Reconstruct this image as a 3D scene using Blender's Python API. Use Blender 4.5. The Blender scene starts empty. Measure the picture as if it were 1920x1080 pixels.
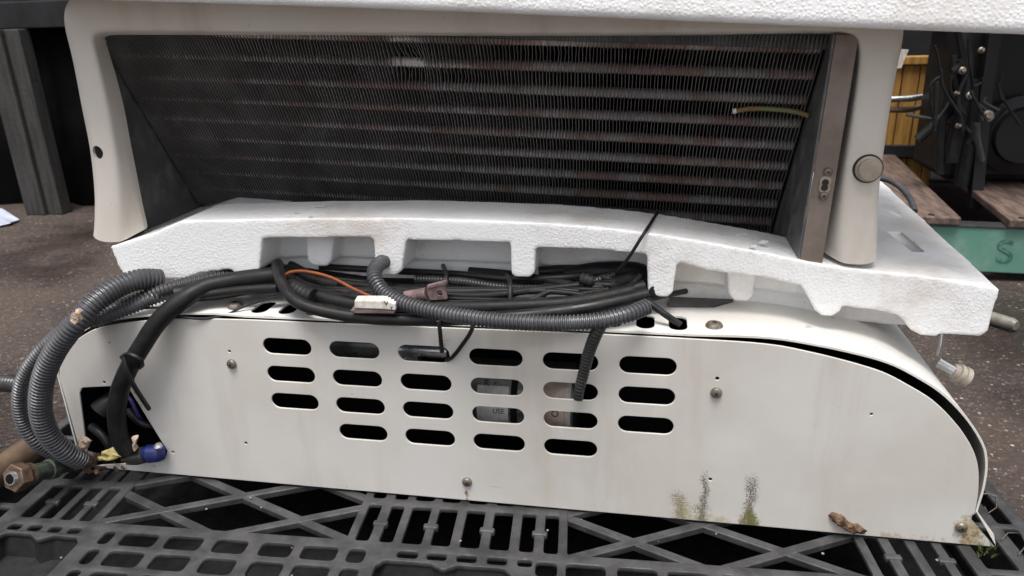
import bpy, bmesh, math, random
from mathutils import Vector, Matrix, noise as mnoise
random.seed(7); rng0 = random.Random(11)
SC = bpy.context.scene
COL = SC.collection
R = math.radians

# ------------------------------------------------------------------ camera
FPX, YAW, PITCH, ROLL = 1400.0, R(11.0), R(20.0), R(-1.75)
CAM = Vector((0.3976, -0.7072, 0.5294))
_f = Vector((-math.sin(YAW)*math.cos(PITCH), math.cos(YAW)*math.cos(PITCH), -math.sin(PITCH)))
_r0 = Vector((math.cos(YAW), math.sin(YAW), 0)); _u0 = _r0.cross(_f)
CR = math.cos(ROLL)*_r0 + math.sin(ROLL)*_u0
CU = -math.sin(ROLL)*_r0 + math.cos(ROLL)*_u0
cam_data = bpy.data.cameras.new('camera')
cam_data.sensor_width = 36; cam_data.lens = FPX/1920*36
cam_data.clip_start = 0.02; cam_data.clip_end = 200
cam_data.dof.use_dof = True; cam_data.dof.focus_distance = 0.86; cam_data.dof.aperture_fstop = 11
cam = bpy.data.objects.new('camera', cam_data); COL.objects.link(cam)
mw = Matrix((CR, CU, -_f)).transposed().to_4x4(); mw.translation = CAM
cam.matrix_world = mw
SC.camera = cam

# ------------------------------------------------------------------ light
SUN_EL, SUN_AZ = R(74), R(178)          # azimuth clockwise from +Y: behind the camera, to its right
world = bpy.data.worlds.new('World'); SC.world = world; world.use_nodes = True
nt = world.node_tree; bg = nt.nodes['Background']
sky = nt.nodes.new('ShaderNodeTexSky'); sky.sky_type = 'NISHITA'; sky.sun_disc = False
sky.sun_elevation = SUN_EL; sky.sun_rotation = SUN_AZ
sky.air_density = 1.0; sky.dust_density = 4.0; sky.ozone_density = 0.4
hs = nt.nodes.new('ShaderNodeHueSaturation'); hs.inputs['Saturation'].default_value = .30     # overcast: little blue left
nt.links.new(sky.outputs[0], hs.inputs['Color']); nt.links.new(hs.outputs[0], bg.inputs[0]); bg.inputs[1].default_value = 0.085
sun = bpy.data.lights.new('sun', 'SUN'); sun.energy = 1.5; sun.angle = R(26); sun.color = (1.0, 0.97, 0.93)
so = bpy.data.objects.new('sun', sun); COL.objects.link(so)
dirn = Vector((math.sin(SUN_AZ)*math.cos(SUN_EL), math.cos(SUN_AZ)*math.cos(SUN_EL), math.sin(SUN_EL)))
so.rotation_euler = (-dirn).to_track_quat('-Z', 'Y').to_euler(); so.location = dirn*5
SC.view_settings.view_transform = 'Standard'; SC.view_settings.look = 'None'
SC.view_settings.exposure = 1.22; SC.view_settings.gamma = 1.0; SC.view_settings.use_curve_mapping = False

# ------------------------------------------------------------------ placing
def ray(x, y): return _f + CR*((x-960)/FPX) - CU*((y-540)/FPX)
def at(x, y, Y=0.0):
    d = ray(x, y); return CAM + d*((Y-CAM.y)/d.y)
def atz(x, y, Z):
    d = ray(x, y); return CAM + d*((Z-CAM.z)/d.z)
def px_size(w, P): return w*((P-CAM).dot(_f))/FPX
# axes of the upper unit (it sits 2.7 degrees out of level)
TL = R(2.7); EX = Vector((math.cos(TL), 0, -math.sin(TL))); EZ = Vector((math.sin(TL), 0, math.cos(TL))); EO = Vector((.2, 0, .3))
def up(X, Y, Z): return EO + EX*X + EZ*Z + Vector((0, Y, 0))

# ------------------------------------------------------------------ mesh helpers
class MB:
    def __init__(s): s.v = []; s.f = []
    def add(s, vs, fs):
        n = len(s.v); s.v += [Vector(v) for v in vs]; s.f += [tuple(i+n for i in f) for f in fs]; return s
    def prism(s, poly, d):
        n = len(poly); d = Vector(d); vs = [Vector(p) for p in poly]+[Vector(p)+d for p in poly]
        fs = [tuple(range(n))[::-1], tuple(range(n, 2*n))]+[(i, (i+1) % n, n+(i+1) % n, n+i) for i in range(n)]
        return s.add(vs, fs)
    def box(s, a, b, m=None):
        p = [(a[0], a[1], a[2]), (b[0], a[1], a[2]), (b[0], b[1], a[2]), (a[0], b[1], a[2])]
        if m: p = [m(*q) for q in p]; d = m(a[0], a[1], b[2])-m(*a)
        else: d = (0, 0, b[2]-a[2])
        return s.prism(p, d)
    def tube(s, pts, rad, segs=12, closed_ends=True):
        n = len(pts); rings = []
        t = (pts[1]-pts[0]).normalized(); nrm = t.orthogonal().normalized()
        for i in range(n):
            t = (pts[min(i+1, n-1)]-pts[max(i-1, 0)])
            if t.length < 1e-9: t = Vector((0, 0, 1))
            t.normalize(); nrm = (nrm-t*nrm.dot(t)).normalized(); b = t.cross(nrm)
            r = rad[i] if isinstance(rad, (list, tuple)) else rad
            rings.append([pts[i]+(nrm*math.cos(2*math.pi*k/segs)+b*math.sin(2*math.pi*k/segs))*r for k in range(segs)])
        vs = [p for ring in rings for p in ring]; fs = []
        for i in range(n-1):
            for k in range(segs):
                fs.append((i*segs+k, i*segs+(k+1) % segs, (i+1)*segs+(k+1) % segs, (i+1)*segs+k))
        if closed_ends: fs += [tuple(range(segs))[::-1], tuple(range((n-1)*segs, n*segs))]
        return s.add(vs, fs)
    def disc(s, c, axis, prof, segs=24):
        """lathe: prof = [(distance along axis, radius)...] about c"""
        axis = Vector(axis).normalized()
        return s.tube([c+axis*h for h, r in prof], [max(r, 1e-5) for h, r in prof], segs)

def spline(pts, step):
    """Catmull-Rom through pts (Vectors), resampled at even steps"""
    P = [pts[0]*2-pts[1]]+list(pts)+[pts[-1]*2-pts[-2]]; dense = []
    for i in range(1, len(P)-2):
        a, b, c, d = P[i-1:i+3]
        for k in range(24):
            t = k/24
            dense.append(.5*((2*b)+(c-a)*t+(2*a-5*b+4*c-d)*t*t+(3*b-a-3*c+d)*t**3))
    dense.append(P[-2].copy())
    out = [dense[0]]; acc = 0
    for i in range(1, len(dense)):
        seg = (dense[i]-dense[i-1]).length; p0 = dense[i-1]
        while acc+seg >= step and seg > 1e-9:
            q = (step-acc)/seg; p0 = p0.lerp(dense[i], q); out.append(p0); seg = (dense[i]-p0).length; acc = 0
        acc += seg
    return out

def link(name, me, mat=None, parent=None, smooth=30):
    o = bpy.data.objects.new(name, me); COL.objects.link(o)
    if mat: me.materials.clear(); me.materials.append(mat)
    if smooth:
        for p in me.polygons: p.use_smooth = True
        me.set_sharp_from_angle(angle=R(smooth))
    if parent:
        w = parent
        off = Vector((0, 0, 0))
        while w: off += w.location; w = w.parent
        me.transform(Matrix.Translation(-off)); o.parent = parent
    return o
def build(name, mb, mat, parent=None, smooth=30, bevel=0, segs=2):
    me = bpy.data.meshes.new(name); me.from_pydata([tuple(v) for v in mb.v], [], mb.f); me.validate(); me.update()
    bm = bmesh.new(); bm.from_mesh(me); bmesh.ops.recalc_face_normals(bm, faces=bm.faces); bm.to_mesh(me); bm.free()
    o = link(name, me, mat, parent, smooth)
    if bevel:
        m = o.modifiers.new('bevel', 'BEVEL'); m.width = bevel; m.segments = segs; m.limit_method = 'ANGLE'; m.angle_limit = R(35)
    return o
def bake(o):
    dg = bpy.context.evaluated_depsgraph_get(); dg.update()
    me = bpy.data.meshes.new_from_object(o.evaluated_get(dg)); o.modifiers.clear(); o.data = me; return o
def cut(o, mb):
    c = build('cutter', mb, None, None, 0)
    m = o.modifiers.new('cut', 'BOOLEAN'); m.operation = 'DIFFERENCE'; m.object = c; m.solver = 'EXACT'
    bake(o); bpy.data.objects.remove(c); return o
def recenter(o):
    """put a one-mesh thing's origin at its base"""
    vs = o.data.vertices; n = len(vs)
    c = Vector((sum(v.co.x for v in vs)/n, sum(v.co.y for v in vs)/n, min(v.co.z for v in vs)))
    o.data.transform(Matrix.Translation(-c)); o.location = c; return o
def sheet(name, loops, t, fmap, mat, parent=None, bev=0.0, smooth=30):
    """flat plate with holes: loops of 2-D points, first the outline; fmap(x, y, h) -> world"""
    cd = bpy.data.curves.new(name, 'CURVE'); cd.dimensions = '2D'; cd.fill_mode = 'BOTH'; cd.extrude = t/2
    if bev: cd.bevel_depth = bev; cd.bevel_resolution = 1; cd.offset = -bev; cd.extrude = t/2-bev
    for lp in loops:
        sp = cd.splines.new('POLY'); sp.points.add(len(lp)-1); sp.use_cyclic_u = True
        for p, q in zip(sp.points, lp): p.co = (q[0], q[1], 0, 1)
    tmp = bpy.data.objects.new(name, cd); COL.objects.link(tmp)
    dg = bpy.context.evaluated_depsgraph_get(); dg.update()
    me = bpy.data.meshes.new_from_object(tmp.evaluated_get(dg)); bpy.data.objects.remove(tmp)
    for v in me.vertices: v.co = fmap(*v.co)
    bm = bmesh.new(); bm.from_mesh(me); bmesh.ops.remove_doubles(bm, verts=bm.verts, dist=1e-6)
    bmesh.ops.recalc_face_normals(bm, faces=bm.faces); bm.to_mesh(me); bm.free()
    return link(name, me, mat, parent, smooth)
def roundpoly(pts, r, k=4):
    out = []; n = len(pts)
    for i in range(n):
        p = Vector(pts[i]).to_2d(); a = Vector(pts[i-1]).to_2d(); b = Vector(pts[(i+1) % n]).to_2d()
        da, db = (a-p), (b-p); la, lb = da.length, db.length; da.normalize(); db.normalize()
        ang = max(1e-3, math.acos(max(-1, min(1, da.dot(db)))))
        d = min(r/math.tan(ang/2), la*.45, lb*.45); s, e = p+da*d, p+db*d
        for j in range(k+1):
            t = j/k; q = s*(1-t)**2+p*2*t*(1-t)+e*t*t; out.append((q.x, q.y))
    return out
def rect(x0, y0, x1, y1, r=.003): return roundpoly([(x0, y0), (x1, y0), (x1, y1), (x0, y1)], r)
def circle(x, y, r, n=14): return [(x+r*math.cos(2*math.pi*i/n), y+r*math.sin(2*math.pi*i/n)) for i in range(n)]
def tag(o, label=None, cat=None, group=None, kind=None):
    if label: o['label'] = label
    if cat: o['category'] = cat
    if group: o['group'] = group
    if kind: o['kind'] = kind
    return o
def empty(name, loc, label, cat, group=None):
    o = bpy.data.objects.new(name, None); COL.objects.link(o); o.location = loc; o.empty_display_size = .05
    return tag(o, label, cat, group)

# ------------------------------------------------------------------ materials
class N:
    def __init__(s, name):
        s.m = bpy.data.materials.new(name); s.m.use_nodes = True; s.t = s.m.node_tree
        s.b = s.t.nodes['Principled BSDF']; s.tc = s.t.nodes.new('ShaderNodeTexCoord')
    def n(s, typ, **kw):
        x = s.t.nodes.new('ShaderNode'+typ)
        for k, v in kw.items(): setattr(x, k, v)
        return x
    def l(s, a, b): s.t.links.new(a, b)
    def val(s, sock, v):
        if hasattr(v, 'links') or isinstance(v, bpy.types.NodeSocket): s.l(v, sock)
        else: sock.default_value = v
    def math(s, op, a, b=0.0, clamp=False):
        x = s.n('Math', operation=op, use_clamp=clamp); s.val(x.inputs[0], a); s.val(x.inputs[1], b); return x.outputs[0]
    def noise(s, scale, detail=4, rough=.6, stretch=None):
        x = s.n('TexNoise'); x.inputs['Scale'].default_value = scale; x.inputs['Detail'].default_value = detail; x.inputs['Roughness'].default_value = rough
        co = s.tc.outputs['Object']
        if stretch:
            mp = s.n('Mapping'); mp.inputs['Scale'].default_value = stretch; s.l(co, mp.inputs[0]); co = mp.outputs[0]
        s.l(co, x.inputs['Vector']); return x.outputs['Fac']
    def voro(s, scale, feature='F1', out='Distance'):
        x = s.n('TexVoronoi', feature=feature); x.inputs['Scale'].default_value = scale; s.l(s.tc.outputs['Object'], x.inputs['Vector']); return x.outputs[out]
    def ramp(s, f, a, b, lo=0.0, hi=1.0):
        x = s.n('MapRange'); x.interpolation_type = 'SMOOTHSTEP'
        s.val(x.inputs[0], f); x.inputs[1].default_value = a; x.inputs[2].default_value = b; x.inputs[3].default_value = lo; x.inputs[4].default_value = hi; return x.outputs[0]
    def mix(s, f, a, b):
        x = s.n('Mix', data_type='RGBA'); s.val(x.inputs[0], f)
        for sk, v in ((x.inputs[6], a), (x.inputs[7], b)):
            if isinstance(v, tuple): sk.default_value = v+(1,) if len(v) == 3 else v
            else: s.l(v, sk)
        return x.outputs[2]
    def bump(s, h, dist, strength=1.0):
        x = s.n('Bump'); x.inputs['Strength'].default_value = strength; x.inputs['Distance'].default_value = dist; s.l(h, x.inputs['Height'])
        s.l(x.outputs[0], s.b.inputs['Normal'])
    def col(s, v):
        if isinstance(v, tuple): s.b.inputs['Base Color'].default_value = v+(1,)
        else: s.l(v, s.b.inputs['Base Color'])
    def set(s, rough=.5, metal=0.0, spec=.5):
        s.val(s.b.inputs['Roughness'], rough); s.b.inputs['Metallic'].default_value = metal; s.b.inputs['Specular IOR Level'].default_value = spec; return s
def mat(name, c1, c2=None, scale=30, rough=.5, metal=0.0, bump=0.0, bscale=120, lo=.35, hi=.65, stretch=None, spec=.5, rvar=.12):
    n = N(name)
    f = n.noise(scale, 5, .6, stretch)
    n.col(n.mix(n.ramp(f, lo, hi), c1, c2 or tuple(x*.7 for x in c1)))
    n.set(n.ramp(f, .3, .7, rough-rvar, rough+rvar), metal, spec)
    if bump: n.bump(n.noise(bscale, 4), bump)
    return n.m

def paint_material(name, base, stains=(), scratched=True):
    n = N(name); sep = n.n('SeparateXYZ'); n.l(n.tc.outputs['Object'], sep.inputs[0]); X, Z = sep.outputs['X'], sep.outputs['Z']
    big = n.noise(6, 4, .6); c = n.mix(n.ramp(big, .35, .7), base, tuple(b*k for b, k in zip(base, (.90, .885, .85))))
    st = n.noise(14, 5, .65, (1, 1, .12)); c = n.mix(n.math('MULTIPLY', n.ramp(st, .50, .76), .45), c, (.42, .36, .28))
    fine = n.noise(170, 3, .7); c = n.mix(n.math('MULTIPLY', n.ramp(fine, .66, .78), .4), c, (.30, .26, .2))
    sp = n.voro(75); c = n.mix(n.ramp(sp, .05, .02, 0, .5), c, (.12, .1, .08))
    for (x0, w, z0, z1, colr, dens, scl) in stains:
        wob = n.math('MULTIPLY', n.math('SUBTRACT', n.noise(40, 3), .5), w*1.3)
        dx = n.math('ABSOLUTE', n.math('SUBTRACT', n.math('ADD', X, wob), x0))
        mx = n.ramp(dx, w*1.3, 0); mz = n.ramp(Z, z1+.004, z0+(z1-z0)*.55)
        m = n.math('MULTIPLY', mx, mz)
        g = n.noise(scl, 3, .75); thr = n.math('SUBTRACT', 1.0, n.math('MULTIPLY', m, dens))
        k = n.math('MULTIPLY', n.math('SUBTRACT', g, thr), 7, True)
        c = n.mix(k, c, colr)
    scr = n.noise(60, 2, .5, (.25, 1, 3.5)); c = n.mix(n.math('MULTIPLY', n.ramp(scr, .735, .76), .5 if scratched else 0.0), c, (.33, .29, .24))
    cl = n.noise(3.2, 6, .7); c = n.mix(n.math('MULTIPLY', n.ramp(cl, .54, .72), .25), c, (.47, .42, .37))
    n.col(c); n.set(n.ramp(big, .3, .7, .32, .55), 0, .4); n.bump(n.noise(7, 2), .003, .5)
    return n.m

M = {}
ST = []
OLIVE, BLK, RUST = (.22, .195, .11), (.12, .10, .08), (.22, .14, .08)
def stx(x, y): p = at(x, y, 0); return p.x, p.z
LOWX, LOWZ = .21, .002          # origin of the lower unit
for x, w, ytop, ybot, colr, dens, scl in ((1330, 120, 950, 1000, (.46, .43, .32), .66, 70), (1404, 34, 925, 1000, (.36, .33, .19), .70, 140), (1275, 44, 915, 990, (.43, .40, .28), .68, 140), (1700, 150, 985, 1035, (.44, .38, .29), .62, 60), (1815, 50, 940, 1032, (.42, .36, .24), .70, 60),
        (1270, 34, 890, 985, OLIVE, .60, 520), (1316, 22, 840, 985, BLK, .62, 560), (1310, 60, 925, 985, OLIVE, .55, 420),
        (1402, 32, 845, 990, BLK, .61, 560), (1406, 24, 940, 992, (.15, .15, .05), .66, 420), (1600, 300, 1000, 1030, RUST, .5, 200),
        (645, 50, 900, 925, OLIVE, .46, 420), (876, 9, 905, 945, RUST, .62, 160), (150, 60, 800, 890, RUST, .5, 90), (268, 26, 660, 800, RUST, .5, 120), (1815, 45, 960, 1030, RUST, .55, 200)):
    a = stx(x, ybot); b = stx(x, ytop); ST.append((a[0]-LOWX, w*.00058, a[1]-LOWZ, b[1]-LOWZ, colr, dens, scl))
M['panel'] = paint_material('cream painted sheet metal', (.62, .598, .57), ST)
M['paint'] = paint_material('white painted sheet metal', (.76, .745, .72))
M['frame'] = paint_material('off white gel coat', (.75, .70, .64), (), False)

def foam_material():
    n = N('expanded polystyrene')
    v = n.voro(340, 'F1'); v2 = n.voro(340, 'DISTANCE_TO_EDGE'); big = n.noise(5, 4)
    c = n.mix(n.ramp(n.noise(7, 5, .65), .50, .70, 0, .6), (.93, .93, .925), (.62, .54, .47))
    c = n.mix(n.ramp(v2, .08, .0, 0, .12), c, (.72, .70, .67))
    c = n.mix(n.ramp(n.noise(240, 2, .7), .68, .76, 0, .5), c, (.35, .3, .26))
    n.col(c); n.set(.42, 0, .5)
    h = n.math('ADD', n.math('MULTIPLY', n.ramp(v, .75, 0.0), n.ramp(big, .3, .6, .25, 1.0)), n.math('MULTIPLY', n.noise(500, 2), .15))
    n.bump(h, .00055, .6)
    n.b.inputs['Subsurface Weight'].default_value = .15; n.b.inputs['Subsurface Scale'].default_value = .01; n.b.inputs['Subsurface Radius'].default_value = (1, 1, 1)
    return n.m
M['foam'] = foam_material()
M['black_plastic'] = mat('dusty black polyethylene', (.062, .062, .063), (.026, .026, .027), 32, .44, 0, .0005, 260, spec=.5)
M['dark_plastic'] = mat('black moulded plastic', (.022, .022, .023), (.012, .012, .012), 60, .65, spec=.25)
M['rubber'] = mat('black rubber', (.006, .006, .007), (.012, .0115, .011), 50, .55, 0, .0003, 300, spec=.3)
M['cable'] = mat('black cable jacket', (.007, .007, .008), (.014, .013, .013), 70, .45, spec=.35)
M['conduit'] = mat('dusty charcoal conduit', (.078, .078, .086), (.048, .048, .053), 40, .42, spec=.55)
M['conduit_dark'] = mat('black conduit', (.022, .022, .024), (.035, .033, .033), 40, .4)
M['conduit_brown'] = mat('dusty brown conduit', (.11, .085, .08), (.05, .04, .04), 60, .5)
M['orange'] = mat('orange insulation', (.30, .085, .02), (.20, .05, .02), 60, .4)
M['white_plastic'] = mat('white plastic tag', (.72, .69, .64), (.5, .45, .4), 110, .4)
M['brownish'] = mat('stained connector', (.24, .16, .16), (.12, .08, .08), 90, .45)
M['screw'] = mat('dulled zinc', (.30, .26, .22), (.16, .13, .10), 160, .45, .7)
M['bolt'] = mat('tarnished bolt cap', (.42, .36, .29), (.34, .28, .22), 90, .42, .12)
M['fin'] = mat('dirty aluminium fin', (.19, .186, .182), (.12, .108, .106), 22, .55, .15)
M['tube'] = mat('dusty copper tube', (.62, .58, .56), (.48, .32, .29), 16, .4, .2, lo=.46, hi=.58)
M['casing'] = mat('grimy galvanised casing', (.13, .13, .132), (.22, .21, .20), 38, .5, .35, lo=.45, hi=.72)
M['bracket'] = mat('brown filmed galvanised flange', (.30, .245, .21), (.21, .165, .14), 22, .5, .3, .0002, 200)
M['plate'] = mat('dark grey steel plate', (.11, .11, .112), (.07, .07, .07), 20, .35, .6)
M['black_void'] = mat('black for shaded interiors', (.005, .005, .006), (.008, .007, .007), 20, .85, spec=.08)  # puts the shade of unlit interiors into the colour
M['brass'] = mat('tarnished brass', (.19, .13, .09), (.085, .05, .04), 110, .42, .55)
M['bronze'] = mat('grimy copper pipe', (.20, .135, .085), (.10, .07, .05), 25, .42, .4)
M['green_metal'] = mat('greenish oxidised sleeve', (.10, .13, .10), (.05, .055, .045), 60, .35, .6)
M['steel'] = mat('bright steel', (.62, .62, .62), (.5, .5, .5), 40, .25, .9)
M['blue'] = mat('blue plastic', (.015, .03, .20), (.012, .018, .08), 60, .4)
M['leaf'] = mat('withered yellow leaf', (.52, .42, .17), (.30, .26, .08), 70, .6, 0, .0008, 160)
M['leaf_pale'] = mat('bleached dry leaf', (.55, .42, .33), (.33, .24, .17), 90, .6, 0, .0008, 160)
M['cap'] = mat('cream plastic cap', (.50, .45, .38), (.36, .31, .25), 90, .5)
M['olive'] = mat('olive grey rubber', (.20, .19, .16), (.12, .12, .10), 60, .5)
M['crumb'] = mat('grey grit', (.28, .25, .22), None, 60, .7)
M['bark'] = mat('dry bark', (.15, .08, .042), (.05, .028, .018), 120, .75, 0, .002, 220)
M['moss'] = mat('moss', (.10, .12, .03), (.06, .07, .02), 90, .9)
M['label'] = mat('grey printed label', (.40, .39, .38), (.27, .26, .25), 60, .4)
M['label_brown'] = mat('yellowed label', (.42, .33, .27), (.30, .22, .18), 60, .45)
M['ink'] = mat('black ink', (.02, .02, .02), None, 60, .6)
M['rack'] = mat('dark painted steel', (.020, .020, .023), (.012, .012, .012), 12, .6, spec=.3)
M['shade_black'] = mat('black tarpaulin', (.007, .007, .008), (.004, .004, .005), 9, .8, spec=.15)  # black put in as the shade under the rack deck
M['post'] = mat('weathered grey timber', (.046, .044, .042), (.026, .024, .022), 9, .75, 0, .002, 60, stretch=(6, 6, .6))
M['wood'] = mat('worn pallet board', (.16, .105, .08), (.06, .042, .034), 16, .75, 0, .001, 70, stretch=(4, .7, 4))
M['yellow_wood'] = mat('varnished yellow board', (.42, .235, .06), (.26, .13, .03), 11, .5, stretch=(5, 5, .8))
M['green_paint'] = mat('chipped green paint', (.10, .25, .19), (.20, .31, .26), 12, .6, lo=.42, hi=.75)
M['green_ink'] = mat('dark green marker', (.04, .12, .09), (.09, .22, .17), 60, .7, lo=.4, hi=.6)
M['machine'] = mat('oily black machine', (.006, .006, .007), (.013, .013, .013), 8, .55, 0, spec=.3)
M['shade_slab'] = mat('black shading slab', (.006, .006, .006), None, 20, .8, spec=.1)  # for the slab added to shade the machine
M['scrap'] = mat('pale blue plastic film', (.50, .54, .66), None, 10, .4)
M['clip'] = mat('wet foam crumb', (.88, .88, .88), (.75, .75, .75), 60, .25)
M['violet'] = mat('violet wire', (.05, .03, .16), None, 60, .45)
M['yg'] = mat('green yellow insulation', (.13, .14, .04), (.20, .10, .035), 25, .45)
def ground_material():
    n = N('wet brown asphalt')
    a = n.noise(3, 6, .65); b = n.noise(60, 4, .7)
    c = n.mix(n.ramp(a, .3, .7), (.058, .041, .033), (.034, .026, .023)); c = n.mix(n.ramp(b, .5, .75), c, (.115, .082, .062))
    v = n.voro(95); rnd = n.voro(95, 'F1', 'Color'); s = n.n('SeparateColor'); n.l(rnd, s.inputs[0])
    big = n.math('MULTIPLY', n.math('MULTIPLY', n.ramp(v, .34, .22), n.ramp(s.outputs[0], .80, .86)), n.ramp(n.noise(7, 3), .38, .62, .55, 1)); c = n.mix(big, c, n.mix(s.outputs[1], (.10, .09, .085), (.36, .31, .26)))
    v2 = n.voro(260); r2 = n.voro(260, 'F1', 'Color'); s2 = n.n('SeparateColor'); n.l(r2, s2.inputs[0])
    c = n.mix(n.math('MULTIPLY', n.ramp(v2, .4, .25), n.ramp(s2.outputs[0], .86, .9)), c, (.25, .2, .17))
    wet = n.noise(1.6, 4, .55); c = n.mix(n.ramp(wet, .46, .66, 0, .6), c, (.022, .018, .016))
    n.col(c); n.set(n.ramp(wet, .46, .62, .7, .22), 0, .45); n.bump(n.math('ADD', b, n.math('MULTIPLY', v, .6)), .004, .7)
    return n.m
M['ground'] = ground_material()

# ------------------------------------------------------------------ setting
GZ = -.15
g = MB(); g.add([(-30, -30, GZ), (30, -30, GZ), (30, 30, GZ), (-30, 30, GZ)], [(0, 1, 2, 3)])
tag(build('ground', g, M['ground'], None, 0), kind='structure')
w = MB().box((-7, 4.2, GZ), (7, 4.35, 3.0))
tag(build('shed_wall', w, M['rack'], None, 0), 'dark wall closing off the space far behind the white units', 'wall')

# storage rack behind: beam, deck above, two timber posts
rk = empty('storage_rack', (-1.9, 1.8, GZ), 'dark steel rack with flat front beam and grey timber leg, at far left', 'rack')
bL, bR = at(-80, 3, 1.8), at(115, 52, 1.8)
build('beam', MB().box((-4.5, 1.80, .538), (.95, 1.86, .630)), M['rack'], rk, 0, .004)
build('deck', MB().box((-4.5, 1.865, .60), (.95, 4.15, .66)), M['rack'], rk, 0)
p0, p1 = at(10, 56, 1.79), at(62, 392, 1.79)
lg = MB(); x0 = p1.x
lg.box((x0, 1.75, GZ), (x0+.085, 1.83, .537)); build('leg', lg, M['post'], rk, 0, .004)
lg = MB(); lg.box((x0+.087, 1.765, GZ+.0), (x0+.15, 1.82, .537)); build('leg', lg, M['post'], rk, 0, .004)
cr = MB()
nx = 60; xs = [-4.4+4.7*i/nx for i in range(nx+1)]
for i, x_ in enumerate(xs): cr.v += [Vector((x_, 1.93+.018*math.sin(x_*31)+.012*math.sin(x_*67+1), GZ+.0)), Vector((x_, 1.95+.012*math.sin(x_*31+.5)+.01*math.sin(x_*67+1), .595))]
cr.f += [(2*i, 2*i+2, 2*i+3, 2*i+1) for i in range(nx)]
o = build('shade_sheet', cr, M['shade_black'], None, 60); sm = o.modifiers.new('t', 'SOLIDIFY'); sm.thickness = .004  # added black sheet stands in for the dark void below the deck
tag(recenter(o), 'black folded sheet added as the deep shade under the rack deck behind the grey leg', 'shade_sheet')
# scrap of film on the ground at far left
s = MB(); P = [atz(-30, 404, GZ), atz(8, 408, GZ), atz(36, 416, GZ), atz(20, 424, GZ), atz(-30, 432, GZ)]
for p_, h_ in zip(P, (.05, .03, .004, .01, .004)): p_.z = GZ+h_
s.prism(P, (0, .004, .004)); tag(recenter(build('film_scrap', s, M['scrap'], None, 0)), 'pale blue white scrap of plastic film on the dark ground at the rack', 'scrap')

# wooden pallet with green edge, machine on it, yellow crate behind
wp = empty('wooden_pallet', (1.4, 1.3, GZ), 'wooden pallet with worn boards and a green painted edge, behind the foam tray', 'pallet')
gb = MB(); A, B = at(1740, 425, 1.3), at(2100, 444, 1.3)
gb.prism([(.95, 1.30, -.118), (2.3, 1.30, -.150), (2.3, 1.30, -.030), (.95, 1.30, -.002)], (0, .04, 0)); build('stringer', gb, M['green_paint'], wp, 0, .003)
gl = MB(); gl.prism([(.95, 1.297, -.0015), (2.3, 1.297, -.0295), (2.3, 1.297, -.0225), (.95, 1.297, .0045)], (0, .043, 0)); build('edge_strip', gl, M['plate'], wp, 0, .001)
for xa, xb in ((.86, 1.165), (1.275, 1.56), (1.68, 2.0)):
    bb = MB(); za = .0045-(xa-.95)*.0207; zb = .0045-(xb-.95)*.0207
    bb.prism([(xa, 1.285, za+.001), (xb, 1.285, zb+.001), (xb, 1.285, zb+.021), (xa, 1.285, za+.021)], (.12, 1.2, 0)); build('board', bb, M['wood'], wp, 0, .003)
for xx in (1.31, 1.36, 1.10):
    nb = MB(); nb.disc(Vector((xx, 1.305, .0255-(xx-.95)*.0207)), (0, 0, 1), [(0, .008), (.002, .007)], 10); build('knot', nb, M['machine'], wp)
for xx in (1.0, 2.2):
    build('stringer', MB().box((xx, 1.36, GZ), (xx+.05, 2.3, -.03)), M['wood'], wp, 0)
def flat_text(name, body, size, fm, mat_, parent, t=.0006):
    cd = bpy.data.curves.new(name, 'FONT'); cd.body = body; cd.size = size; cd.extrude = t; cd.align_x = 'CENTER'; cd.align_y = 'CENTER'
    tmp = bpy.data.objects.new(name, cd); COL.objects.link(tmp); dg = bpy.context.evaluated_depsgraph_get(); dg.update()
    me = bpy.data.meshes.new_from_object(tmp.evaluated_get(dg)); bpy.data.objects.remove(tmp)
    for v in me.vertices: v.co = fm(v.co.x, v.co.y, v.co.z+t)
    return link(name, me, mat_, parent, 0)
q = at(1884, 473, 1.2995)
flat_text('lettering', 'S', .085, lambda x, y, h: Vector((q.x+x*1.15-y*.1, 1.2985-abs(h)*.5, q.z+y)), M['green_ink'], wp)
mc = empty('stored_machine', (1.75, 1.9, 0), 'oily black machine with hoses standing on the wooden pallet at right', 'machine')
m_ = MB(); m_.box((1.25, 1.70, .03), (2.6, 2.0, .62)); build('body', m_, M['machine'], mc, 0, .02)
m_ = MB(); cA, cB = at(1862, 55, 1.74), at(1820, 330, 1.74); m_.tube([at(1868, 30, 1.68), at(1845, 180, 1.66), at(1832, 330, 1.64), at(1826, 392, 1.62)], .022, 4); build('column', m_, M['machine'], mc)
for k, (pts, r_) in enumerate(((((1800, 50), (1812, 130), (1800, 220), (1782, 310)), .018), (((1798, 110), (1775, 190), (1765, 250), (1762, 330)), .012), (((1720, 262), (1745, 240), (1790, 200), (1830, 170)), .014),
        (((1820, 150), (1815, 260), (1800, 350)), .02), (((1700, 215), (1750, 224), (1800, 236), (1850, 232)), .005), (((1880, 200), (1850, 240), (1838, 300)), .012))):
    m_ = MB(); m_.tube(spline([at(x, y, 1.60+.012*k) for x, y in pts], .01), r_, 10); build('hose', m_, M['rubber'] if k != 4 else M['plate'], mc)
for x, y, r_ in ((1802, 133, .010), (1816, 180, .010), (1792, 176, .007), (1838, 95, .008), (1850, 218, .016), (1795, 236, .008)):
    m_ = MB(); P = at(x, y, 1.585); m_.disc(P, (0, -1, .2), [(0, r_), (.01, r_), (.012, r_*.6), (.02, r_*.5)], 10); build('fitting', m_, M['screw'], mc)
m_ = MB(); m_.disc(at(1905, 250, 1.69), (0, -1, 0), [(0, .11), (.03, .11), (.04, .08), (.06, .075)], 28); build('pulley', m_, M['machine'], mc)
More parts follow.
